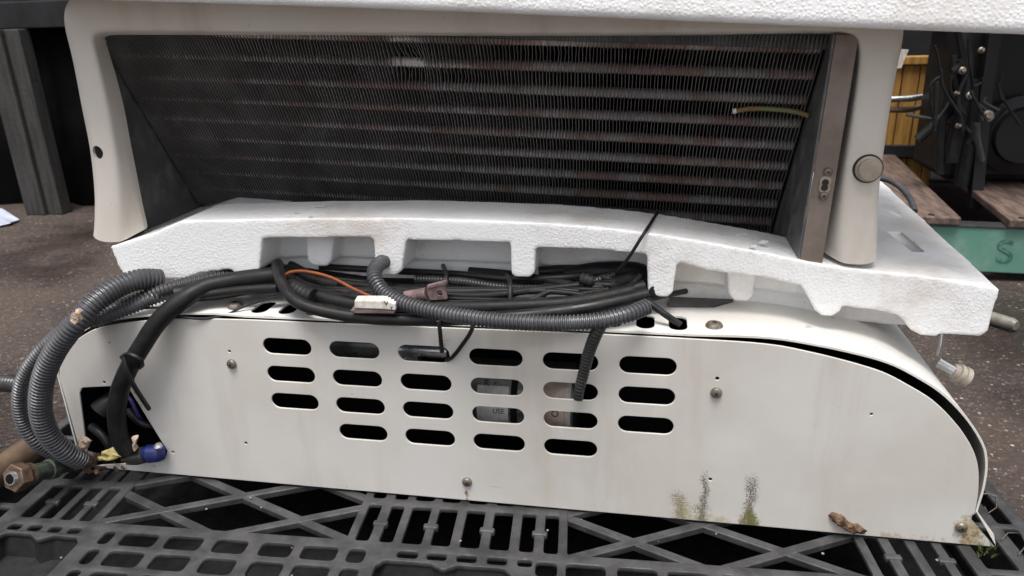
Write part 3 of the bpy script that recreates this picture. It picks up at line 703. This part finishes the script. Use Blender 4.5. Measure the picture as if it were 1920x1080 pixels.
m_ = MB(); m_.prism([up(-.43, .0665, .2135), up(.366, .0665, .2075), up(.366, .0665, .223), up(-.43, .0665, .223)], (0, .05, 0)); build('top_rail', m_, M['plate'], upp, 0, .001)
m_ = MB(); m_.prism([up(-.44, .10, .2235), up(.38, .10, .2235), up(.38, .10, .228), up(-.44, .10, .228)], (0, .30, 0)); build('top_plate', m_, M['casing'], upp, 0)
m_ = MB(); m_.prism([up(-.43, .331, -.05), up(.37, .331, -.05), up(.37, .331, .222), up(-.43, .331, .222)], (0, .003, 0)); build('rear_plate', m_, M['casing'], upp, 0)
# wire lying across the fins at right
m_ = MB(); wy = lambda x, y: at(x, y, .10)
m_.tube(spline([at(1378, 208, .105), at(1405, 204, .102), at(1435, 204, .100), at(1475, 207, .097), at(1505, 213, .094), at(1522, 220, .092)], .004), .0026, 10)
w_ = build('wire', m_, M['yg'], upp); m_ = MB(); m_.tube([at(1374, 209, .1052), at(1381, 207.5, .1048)], .0028, 10); build('tip', m_, M['white_plastic'], w_)

# ------------------------------------------------------------------ foam sheet on top
fs_ = MB()
pr_ = [up(-.75, -.004, .246), up(-.75, -.004, .285), up(-.75, .014, .306), up(-.75, .50, .306), up(-.75, .50, .246)]
fbot = [(-.55, .2435), (-.35, .2395), (-.10, .2370), (.10, .2335), (.30, .2295), (.45, .2270), (.56, .2255)]
vs = []; fs = []
for X, zb_ in fbot:
    ch = .012 if X < .15 else .0215
    vs += [up(X, -.021, zb_), up(X, -.025, zb_+.004), up(X, -.025, zb_+ch+.012), up(X, .005, zb_+.07), up(X, .42, zb_+.08), up(X, .42, zb_)]
for i in range(len(fbot)-1):
    for j in range(6): fs.append((6*i+j, 6*i+(j+1) % 6, 6*i+6+(j+1) % 6, 6*i+6+j))
fs += [(0, 1, 2, 3, 4, 5)[::-1], tuple(6*(len(fbot)-1)+j for j in range(6))]
fs_.add(vs, fs)
fo = build('foam_sheet', fs_, M['foam'], None, 40)
m = fo.modifiers.new('merge', 'REMESH'); m.mode = 'VOXEL'; m.voxel_size = .003; m.use_smooth_shade = True
m = fo.modifiers.new('soften', 'SMOOTH'); m.factor = .5; m.iterations = 4
bake(fo)
recenter(fo); tag(fo, 'white polystyrene sheet lying on top of the finned unit', 'foam sheet')

# ------------------------------------------------------------------ hoses and cables
def hose(name, pts, wpx, mt, label, cat, rib=0, ribd=.12, segs=14, group=None, parent=None, taper=None):
    V = [at(x, y, Y) for x, y, Y in pts]
    step = rib/4 if rib else .006
    S = spline(V, step); n = len(S); rad = []
    for i, p in enumerate(S):
        w_ = wpx if not taper else wpx+(taper-wpx)*i/(n-1)
        r_ = px_size(w_, p)/2
        if rib and i % 4 >= 2: r_ *= 1-ribd
        rad.append(r_)
    # even radius along the run
    mean = sum(rad)/n
    if not taper and not rib: rad = [mean]*n
    elif not taper:
        big = max(rad); mean = sum(px_size(wpx, p)/2 for p in S)/n; rad = [mean*(1-ribd) if i % 4 >= 2 else mean for i in range(n)]
    m_ = MB(); m_.tube(S, rad, segs); o = build(name, m_, mt, parent, 60 if not rib else 50)
    if parent is None: recenter(o); tag(o, label, cat, group)
    return o
hose('corrugated_hose', [(300, 524, .03), (262, 524, .01), (222, 538, -.01), (187, 560, -.03), (160, 586, -.045), (136, 613, -.055), (105, 655, -.06), (84, 700, -.062), (76, 745, -.062), (79, 785, -.06), (95, 820, -.055), (124, 848, -.045), (152, 864, -.03)], 41, M['conduit'],
     'thick grey corrugated hose, inner of two looping beside the left end of the cream panel', 'hose', .0044, .17, 16)
hose('corrugated_hose', [(330, 545, .03), (285, 560, .01), (235, 580, -.005), (190, 596, -.02), (150, 606, -.03), (117, 622, -.035), (80, 655, -.04), (48, 700, -.042), (36, 745, -.042), (42, 790, -.04), (66, 828, -.035), (100, 852, -.02)], 27, M['conduit'],
     'thinner grey corrugated hose, the outer of two looping down at far left', 'hose', .0042, .18, 14)
hose('corrugated_hose', [(-70, 722, -.01), (-30, 720, -.012), (10, 719, -.015), (40, 722, -.018)], 32, M['conduit_dark'], 'black corrugated hose entering from the left edge behind the looping hoses', 'hose', .0046, .12)
hose('corrugated_hose', [(175, 602, -.01), (225, 578, .0), (290, 552, .015), (350, 534, .03), (420, 520, .05), (500, 508, .07)], 32, M['conduit_dark'], 'black corrugated hose running under the left end of the foam tray', 'hose', .0046, .14)
m_ = MB(); P = at(146, 590, -.064)
for k_ in range(5):
    a = rng.uniform(0, 6.28); q = P+Vector((rng.uniform(-.007, .007), rng.uniform(-.003, .002), rng.uniform(-.006, .006))); s_ = rng.uniform(.003, .006)
    m_.prism([q+Vector((s_*math.cos(a+t_), -.001*t_, s_*math.sin(a+t_))) for t_ in (0, 1.3, 2.5, 3.9, 5.1)], (0, -.0015, .0005))
tag(recenter(build('tape_scrap', m_, M['leaf_pale'], None, 0)), 'pale torn tape scrap stuck on the thick grey hose', 'tape')
th = hose('rubber_hose', [(525, 516, .05), (470, 522, .04), (420, 530, .03), (381, 540, .018), (335, 568, -.002), (297, 603, -.015), (268, 646, -.022), (242, 690, -.026), (224, 735, -.026), (219, 780, -.026), (225, 822, -.026), (243, 850, -.024)], 34, M['rubber'],
     'thick black rubber hose curving down into the opening at the left of the cream panel', 'hose')
hose('rubber_hose', [(520, 540, .03), (470, 543, .025), (420, 548, .02), (370, 556, .012), (335, 573, .006)], 18, M['rubber'], 'thin black rubber hose beside the thick one, on the cover', 'hose')
def tie(name, pts, wpx, mt, label, cat='cable tie', segs=6): return hose(name, pts, wpx, mt, label, cat, 0, 0, segs)
tie('cable_tie', [(228, 670, -.036), (240, 663, -.042), (262, 672, -.042), (267, 684, -.036), (262, 690, -.02)], 8, M['cable'], 'black cable tie wrapped round the thick rubber hose')
tie('cable_tie', [(232, 668, -.040), (236, 690, -.043), (247, 716, -.040), (263, 742, -.03), (281, 769, -.012)], 9, M['cable'], 'long black tie tail hanging from the thick rubber hose')
# parts inside the inlet
hose('wire_boot', [(190, 772, .004), (206, 755, .012), (222, 742, .02)], 46, M['rubber'], 'black rubber boot in the opening of the cream panel', 'boot', 0, 0, 16, taper=34)
hose('violet_wire', [(232, 735, .012), (246, 750, .006), (256, 772, .004), (268, 792, .01), (280, 800, .02)], 8, M['violet'], 'violet wire in the opening beside the rubber hose', 'wire')
hose('black_wire', [(240, 768, .006), (256, 788, .002), (275, 797, .004), (294, 797, .012)], 13, M['cable'], 'black wire bent across the opening above the blue connector', 'wire')
hose('black_wire', [(172, 800, .004), (190, 815, -.004), (205, 835, -.006), (214, 860, -.004)], 16, M['cable'], 'black wire below the rubber boot, behind the withered leaf', 'wire')
cn = empty('pipe_connector', at(285, 850, -.01), 'blue and grey pipe connector at the lower corner of the opening', 'connector')
m_ = MB(); m_.tube([at(272, 852, -.010), at(276, 852, -.010), at(278, 851, -.009), at(298, 849, -.006), at(309, 848, -.002)], [.0095, .0095, .0112, .0112, .0085], 18); build('cap', m_, M['blue'], cn, 30, .001)
m_ = MB(); m_.tube([at(242, 858, -.014), at(256, 856, -.013), at(273, 852, -.011)], [.009, .0105, .0102], 18); build('sleeve', m_, M['plate'], cn)
m_ = MB(); m_.disc(at(297, 838, -.014), (.1, -.4, 1), [(0, .005), (.003, .005), (.005, .002)], 12); build('terminal', m_, M['steel'], cn)
def leaf(name, pts, Y, mt, label, curl=.006, th=.0008):
    V = [at(x, y, Y) for x, y in pts]; c = sum(V, Vector())/len(V); n_ = len(V)
    m_ = MB(); V2 = []
    for i, p in enumerate(V): V2.append(p+Vector((0, curl*math.sin(i*2.1), curl*.3*math.cos(i*1.7))))
    mid = [p.lerp(c, .5)+Vector((0, -curl*.7, curl*.25*math.sin(i*3))) for i, p in enumerate(V2)]
    vs = V2+mid+[c+Vector((0, -curl*.2, 0))]
    fs = [(i, (i+1) % n_, n_+(i+1) % n_, n_+i) for i in range(n_)]+[(n_+i, n_+(i+1) % n_, 2*n_) for i in range(n_)]
    m_.add(vs, fs); o = build(name, m_, mt, None, 30); s_ = o.modifiers.new('t', 'SOLIDIFY'); s_.thickness = th
    s_ = o.modifiers.new('s', 'SUBSURF'); s_.levels = 1; s_.render_levels = 1
    bake(o)
    for v in o.data.vertices:
        q_ = v.co*160; v.co += Vector((mnoise.noise(q_), mnoise.noise(q_+Vector((9, 3, 1))), mnoise.noise(q_+Vector((2, 7, 5)))))*.0032
    recenter(o); tag(o, label, 'leaf'); return o
leaf('dry_leaf', [(175, 862), (188, 856), (192, 842), (203, 838), (215, 846), (228, 852), (241, 849), (238, 857), (215, 861), (195, 865)], -.03, M['leaf'], 'withered yellow leaf under the end of the rubber hose')
leaf('dry_leaf', [(143, 828), (155, 816), (172, 818), (176, 826), (166, 838), (156, 848), (146, 842)], -.028, M['leaf_pale'], 'pale crumpled leaf between the grey hose and the opening')
leaf('dry_leaf', [(243, 823), (256, 813), (261, 818), (257, 830), (259, 842), (252, 848), (250, 832)], -.03, M['leaf_pale'], 'small pinkish dry leaf beside the blue connector', .004)
m_ = MB()
for k_ in range(26):
    P = at(rng.uniform(140, 250), rng.uniform(862, 880), -.012); P.z = max(P.z, .001)+rng.uniform(0, .006); P.y -= rng.uniform(0, .02); s_ = rng.uniform(.0015, .005); a = rng.uniform(0, 6.3)
    m_.prism([P+Vector((s_*math.cos(a+t_)*1.4, s_*.6*math.sin(a*2+t_), s_*math.sin(a+t_))) for t_ in (0, 1.7, 3.2, 4.8)], (0, -.001, .0008))
tag(build('leaf_litter', m_, M['bark'], None, 0), 'dark crumbled leaf litter on the pallet at the foot of the opening', 'litter', kind='stuff')
# brass fittings at lower left
def z0(x, y, z): return atz(x, y, z)
bp = MB(); bp.tube([z0(-60, 925, .03), z0(0, 882, .03), z0(38, 855, .03), z0(78, 826, .03), z0(95, 815, .03)], [.0165]*5, 18)
tag(recenter(build('copper_pipe', bp, M['bronze'], None)), 'grimy copper brown pipe lying at the left end of the pallet', 'pipe')
fx = empty('brass_fitting', z0(30, 905, .004), 'tarnished brass hex fitting with an open end and oxidised green sleeve', 'fitting')
A0 = z0(24, 897, .052); dA = Vector((.10, .90, -.34)).normalized()
m_ = MB(); m_.tube([A0, A0+dA*.014, A0+dA*.016], [.0165, .0165, .013], 6); build('hex_nut', m_, M['brass'], fx, 20, .001)
m_ = MB(); m_.tube([A0-dA*.004, A0+dA*.0005], [.0072, .0085], 22); build('nozzle', m_, M['steel'], fx)
m_ = MB(); m_.disc(A0-dA*.0042, -dA, [(0, .0058), (.0004, .0056)], 20); build('bore', m_, M['black_void'], fx)
m_ = MB(); m_.tube([A0+dA*.017, A0+dA*.024, A0+dA*.025, A0+dA*.045, A0+dA*.046, A0+dA*.056, A0+dA*.058, A0+dA*.09], [.012, .012, .0105, .0105, .0125, .0125, .009, .009], 18); build('sleeve', m_, M['green_metal'], fx)
m_ = MB(); m_.tube([A0+dA*.018, A0+dA*.022], [.0135, .0135], 18); build('ring', m_, M['brass'], fx)
m_ = MB(); m_.tube([A0+dA*.092, A0+dA*.105, A0+dA*.118, A0+dA*.13], [.008, .011, .006, .003], 14); build('tail', m_, M['brownish'], fx)

# bundle on the cover
G = 'black cables bundled between cover and tray'
CAB = [
 ('black_cable', [(520, 494, .05), (528, 530, .015), (560, 568, -.008), (640, 590, -.015), (740, 599, -.016), (860, 598, -.015), (980, 592, -.013), (1100, 577, -.006), (1215, 552, .02)], 24, 'cable', 'lowest black sleeve of the bundle, sagging over the top edge of the cream panel', 0),
 ('black_cable', [(515, 505, .07), (545, 530, .04), (600, 556, .02), (680, 572, .012), (800, 577, .010), (950, 575, .010), (1080, 567, .012), (1190, 545, .03)], 26, 'rubber', 'thick black rubber sleeve just above the lowest sleeve of the bundle', 0),
 ('black_cable', [(540, 505, .08), (620, 532, .06), (740, 543, .05), (880, 556, .035), (1000, 560, .03), (1120, 556, .032), (1215, 535, .05)], 24, 'cable', 'black cable running behind the white tag along the bundle', 0),
 ('corrugated_conduit', [(780, 524, .07), (860, 528, .062), (930, 538, .052), (1010, 543, .047), (1090, 535, .05), (1150, 516, .07)], 19, 'conduit_dark', 'black corrugated conduit in the upper middle of the bundle', .0036),
 ('black_cable', [(600, 500, .09), (740, 508, .085), (860, 514, .075), (960, 523, .065), (1060, 520, .062), (1140, 508, .08)], 13, 'cable', 'glossy black cable topmost in the bundle below the foam teeth', 0),
 ('corrugated_conduit', [(838, 549, .05), (880, 548, .048), (925, 552, .045), (985, 558, .042), (1020, 560, .04)], 17, 'conduit_brown', 'short dusty brown corrugated conduit right of the metal clamp', .0034),
 ('black_cable', [(500, 492, .11), (600, 505, .11), (720, 520, .11), (860, 522, .11), (1000, 527, .11), (1120, 520, .11), (1240, 530, .10)], 34, 'rubber', 'thick black sleeve deep under the foam tray at the back of the bundle', 0),
 ('black_cable', [(480, 500, .14), (620, 494, .15), (800, 500, .15), (960, 504, .15), (1100, 512, .15), (1260, 535, .14)], 34, 'rubber', 'rearmost black sleeve beneath the foam tray', 0),
 ('black_cable', [(330, 552, .018), (380, 548, .028), (440, 540, .038), (500, 528, .05), (560, 516, .08)], 34, 'rubber', 'thick black sleeve running left from the bundle under the foam tray', 0),
 ('black_cable', [(1020, 545, .045), (1080, 548, .04), (1140, 538, .045), (1200, 520, .07)], 30, 'rubber', 'short fat black sleeve at the right end of the bundle', 0),
 ('black_cable', [(1060, 520, .075), (1120, 510, .08), (1190, 510, .09), (1225, 528, .09)], 38, 'rubber', 'taped black cable end under the right foam tooth', 0),
 ('corrugated_conduit', [(1035, 575, .022), (1070, 572, .022), (1110, 566, .022), (1150, 556, .03)], 22, 'conduit_dark', 'short black corrugated conduit just above the right part of the grey conduit', .0036),
]
for nm, pts, w_, mt, lab, rib in [
 ('black_cable', [(530, 500, .10), (575, 535, .05), (660, 552, .03), (760, 560, .028), (870, 565, .022), (990, 570, .02), (1110, 560, .022), (1205, 540, .06)], 15, 'cable', 'slim black cable weaving through the middle of the bundle', 0),
 ('black_cable', [(545, 495, .10), (600, 520, .07), (690, 530, .07), (780, 540, .06), (900, 545, .05), (1030, 552, .035), (1150, 545, .05)], 14, 'cable', 'slim black cable under the orange wire', 0),
 ('black_cable', [(880, 508, .09), (960, 515, .08), (1050, 530, .055), (1120, 545, .045), (1190, 540, .05)], 16, 'rubber', 'black cable slanting down behind the centre foam tooth', 0),
 ('black_cable', [(1010, 510, .09), (1080, 506, .095), (1150, 512, .09), (1215, 532, .07), (1230, 550, .04)], 22, 'cable', 'black cable hooked round the right end of the bundle', 0),
 ('black_cable', [(560, 530, .05), (545, 550, .03), (575, 575, .0), (640, 585, -.006), (720, 588, -.006), (790, 590, -.008)], 13, 'cable', 'black cable bent tightly round the left end of the bundle', 0),
 ('black_cable', [(500, 503, .12), (640, 512, .115), (780, 506, .12), (930, 512, .12), (1080, 522, .11), (1210, 520, .12)], 30, 'cable', 'black sleeve hidden deep between the rearmost sleeves', 0)]+CAB:
    hose(nm, pts, w_, M[mt], lab, 'cable' if 'cable' in nm else 'conduit', rib, .14, 12, G)
for k in range(8):
    xs_ = sorted(rng0.uniform(540, 1200) for _ in range(5)); xs_[0] = rng0.uniform(525, 640); xs_[-1] = rng0.uniform(1000, 1220)
    pts = []
    for i, x_ in enumerate(xs_):
        if i and x_-pts[-1][0] < 50: x_ = pts[-1][0]+60
        t_ = (x_-525)/700; base = 528+26*math.sin(math.pi*min(1, max(0, t_)))
        yy = base+rng0.uniform(-16, 20); pts.append((x_, yy, max(-.004, .052-(yy-520)*.00085)))
    hose('slim_cable', pts, rng0.choice((8, 9, 11, 13)), M[rng0.choice(('cable', 'rubber'))], 'slim black cable tangled among the thick black sleeves of the bundle', 'cable', 0, 0, 10, 'slim tangled cables in the bundle')
hose('corrugated_conduit', [(722, 488, .05), (706, 500, .025), (703, 522, .005), (722, 550, -.008), (765, 571, -.018), (830, 587, -.026), (900, 598, -.03), (970, 604, -.032), (1050, 606, -.032), (1120, 602, -.028), (1175, 590, -.02), (1215, 574, -.005)], 31, M['conduit'],
     'long grey corrugated conduit curving across the front of the cable bundle', 'conduit', .0040, .20, 16)
hose('corrugated_conduit', [(1127, 608, -.026), (1116, 630, -.024), (1104, 662, -.018), (1094, 700, -.014), (1086, 732, -.013), (1084, 748, -.012)], 26, M['conduit_dark'], 'short black corrugated conduit hanging over the slots of the cream panel', 'conduit', .0040, .12, 14, taper=20)
hose('orange_wire', [(534, 532, .03), (531, 520, .032), (545, 510, .035), (575, 509, .03), (620, 520, .02), (660, 540, .008), (695, 556, -.002), (722, 566, -.008)], 6, M['orange'], 'thin orange wire looping out of the cable bundle', 'wire')
tg = empty('tagged_connector', at(700, 590, -.02), 'white tagged connector at the end of the orange wire', 'connector')
m_ = MB(); Y_ = -.026
m_.prism([at(664, 563, Y_), at(720, 563, Y_), at(741, 569, Y_), at(742, 583, Y_), at(718, 581, Y_), at(664, 579, Y_)], (0, .010, .002)); build('body', m_, M['white_plastic'], tg, 0, .0015)
m_ = MB(); m_.prism([at(656, 583, Y_+.001), at(664, 579.5, Y_+.001), at(720, 581.5, Y_+.001), at(742, 583.5, Y_+.001), at(738, 589, Y_+.001), at(664, 588, Y_+.001)], (0, .012, .002)); build('clip', m_, M['brownish'], tg, 0, .001)
for body, x, y, sz in (('V', 724, 569, .007), ('Y', 734, 578, .006)):
    P = at(x, y, Y_-.0004); flat_text('lettering', body, sz, lambda xx, yy, h: Vector((P.x+xx, Y_-.0003-abs(h), P.z+yy)), M['ink'], tg, .0001)
cl = empty('metal_clamp', at(825, 560, .03), 'small reddish metal clamp with a round hole, on the cable bundle', 'clamp')
yC = .008
sheet('plate', [roundpoly([(p.x, p.z) for p in (at(800, 540, yC), at(834, 532, yC), at(840, 560, yC), at(806, 562, yC))], .002), circle(at(825, 549, yC).x, at(825, 549, yC).z, .0032)], .002, lambda x, y, h: Vector((x, yC+h, y)), M['brownish'], cl)
m_ = MB(); m_.tube([at(760, 556, yC+.006), at(800, 551, yC+.006)], [.006, .007], 12); build('barrel', m_, M['brownish'], cl)
m_ = MB(); m_.prism([at(800, 537, yC-.002), at(834, 529, yC-.002), at(836, 533, yC-.002), at(802, 541, yC-.002)], (0, .008, 0)); build('lip', m_, M['brownish'], cl, 0)
for x, y0, y1, Y0, lab in ((955, 520, 585, .02, 'black tie round the middle of the cable bundle'), (835, 500, 545, .055, 'black tie near the metal clamp on the cable bundle')):
    tie('cable_tie', [(x-6, y0-6, Y0+.06), (x, y0+8, Y0+.012), (x+2, (y0+y1)/2, Y0-.004), (x+1, y1, Y0-.01)], 9, M['cable'], lab)
hose('cable_collar', [(551, 541, .022), (572, 552, .016), (590, 558, .012)], 32, M['dark_plastic'], 'black collar on the left bend of the cable bundle', 'collar', .006, .10, 14)
hose('cable_collar', [(1090, 522, .04), (1103, 526, .038), (1112, 530, .038)], 24, M['dark_plastic'], 'black ringed collar at the right end of the cable bundle', 'collar', .005, .12, 14)
tie('cable_tie', [(1233, 399, .120), (1228, 406, .096), (1214, 428, .046), (1202, 446, .036), (1180, 481, .034), (1152, 518, .04)], 6.5, M['cable'], 'long black tie stretched from the coil over the tray front to the bundle')
tie('cable_tie', [(822, 600, -.03), (825, 620, -.016), (827, 645, -.006), (829, 664, .004)], 9, M['cable'], 'straight black tie end hanging into the third top slot')
tie('cable_tie', [(888, 600, -.03), (884, 620, -.016), (868, 645, -.008), (848, 670, -.004), (834, 677, .004)], 8, M['cable'], 'bent black tie end slanting into the third top slot')
tie('plastic_strap', [(1130, 520, .06), (1165, 535, .05), (1205, 560, .03), (1245, 588, .022), (1280, 612, .018)], 13, M['cable'], 'black plastic strap reaching from the bundle to the cover vents', 'strap')
tie('plastic_strap', [(1150, 548, .04), (1210, 560, .045), (1250, 553, .06), (1290, 545, .08)], 11, M['cable'], 'flat black strap under the right foam tooth', 'strap')
hose('black_wire', [(186, 590, -.02), (230, 583, .0), (300, 577, .004), (340, 594, -.004), (390, 597, .0), (430, 588, .008), (445, 580, .012), (470, 570, .02), (535, 550, .03)], 5, M['cable'], 'thin black wire passing the screw on the left of the cover', 'wire')
tie('clear_strip', [(1767, 625, .09), (1764, 645, .09), (1758, 668, .10)], 8, M['steel'], 'thin clear plastic strip hanging below the right corner of the foam tray', 'strip')
hose('black_cable', [(1640, 336, .56), (1660, 336, .55), (1680, 345, .53), (1697, 360, .50), (1709, 378, .46), (1716, 400, .43)], 11, M['conduit'], 'grey cable arching behind the upper right edge of the foam tray', 'cable')

# ------------------------------------------------------------------ small things on the panel and pallet
m_ = MB(); bk = [(1552, 966), (1562, 961), (1578, 965), (1590, 978), (1610, 983), (1624, 994), (1622, 1002), (1604, 1000), (1588, 997), (1572, 984), (1556, 974)]
n_ = len(bk); a = [at(x, y, -.001) for x, y in bk]; b = [p.lerp(sum(a, Vector())/n_, .45)+Vector((0, -.005-.0015*math.sin(i*2.7), .001*math.cos(i*3.1))) for i, p in enumerate(a)]
m_.add(a+b, [tuple(range(n_))]+[(i, (i+1) % n_, n_+(i+1) % n_, n_+i) for i in range(n_)]+[tuple(range(n_, 2*n_))])
ob = build('bark_chip', m_, M['bark'], None, 25); bm = bmesh.new(); bm.from_mesh(ob.data); bmesh.ops.triangulate(bm, faces=bm.faces); bmesh.ops.subdivide_edges(bm, edges=bm.edges, cuts=3, use_grid_fill=True)
for v_ in bm.verts: q_ = v_.co*260; v_.co += Vector((mnoise.noise(q_), .6*mnoise.noise(q_+Vector((4, 1, 7))), mnoise.noise(q_+Vector((8, 2, 3)))))*.0022
bm.to_mesh(ob.data); bm.free()
tag(recenter(ob), 'brown curled bark chip stuck to the lower right of the cream panel', 'bark')
m_ = MB()
for k_ in range(60):
    P = pw(0, 0); P = atz(rng.uniform(1835, 1868), rng.uniform(1018, 1046), .001); h_ = rng.uniform(.003, .012); d = Vector((rng.uniform(-.008, .008), rng.uniform(-.008, .003), h_))
    m_.add([P+Vector((-.0006, 0, 0)), P+Vector((.0006, 0, 0)), P+d], [(0, 1, 2)])
tag(build('moss', m_, M['moss'], None, 0), 'olive moss tuft at the lower right corner of the cream panel', 'moss', kind='stuff')
for k_, (pts, lab) in enumerate((([(1832, 929), (1850, 925), (1869, 930), (1868, 952), (1853, 962), (1846, 950)], 'upper bent loop of thin wire on the right edge of the pallet'), ([(1878, 1012), (1890, 999), (1915, 1000), (1924, 1022), (1910, 1040)], 'lower bent loop of thin wire on the right edge of the pallet'))):
    m_ = MB(); m_.tube([atz(x, y, .002+.002*(i % 2)) for i, (x, y) in enumerate(pts)], .0006, 6)
    tag(recenter(build('wire_loop', m_, M['screw'], None)), lab, 'wire')
m_ = MB()
for k_ in range(22):
    P = pw(rng.uniform(-.58, .6), rng.uniform(-.16, .06), .0006); s_ = rng.uniform(.0006, .0016); a = rng.uniform(0, 6.3)
    m_.prism([P+Vector((s_*math.cos(a+t_), s_*math.sin(a+t_), 0)) for t_ in (0, 1.5, 3, 4.6)], (0, 0, s_*.6))
tag(build('crumbs', m_, M['crumb'], None, 0), 'pale crumbs and grit scattered on the black pallet', 'crumbs', kind='stuff')
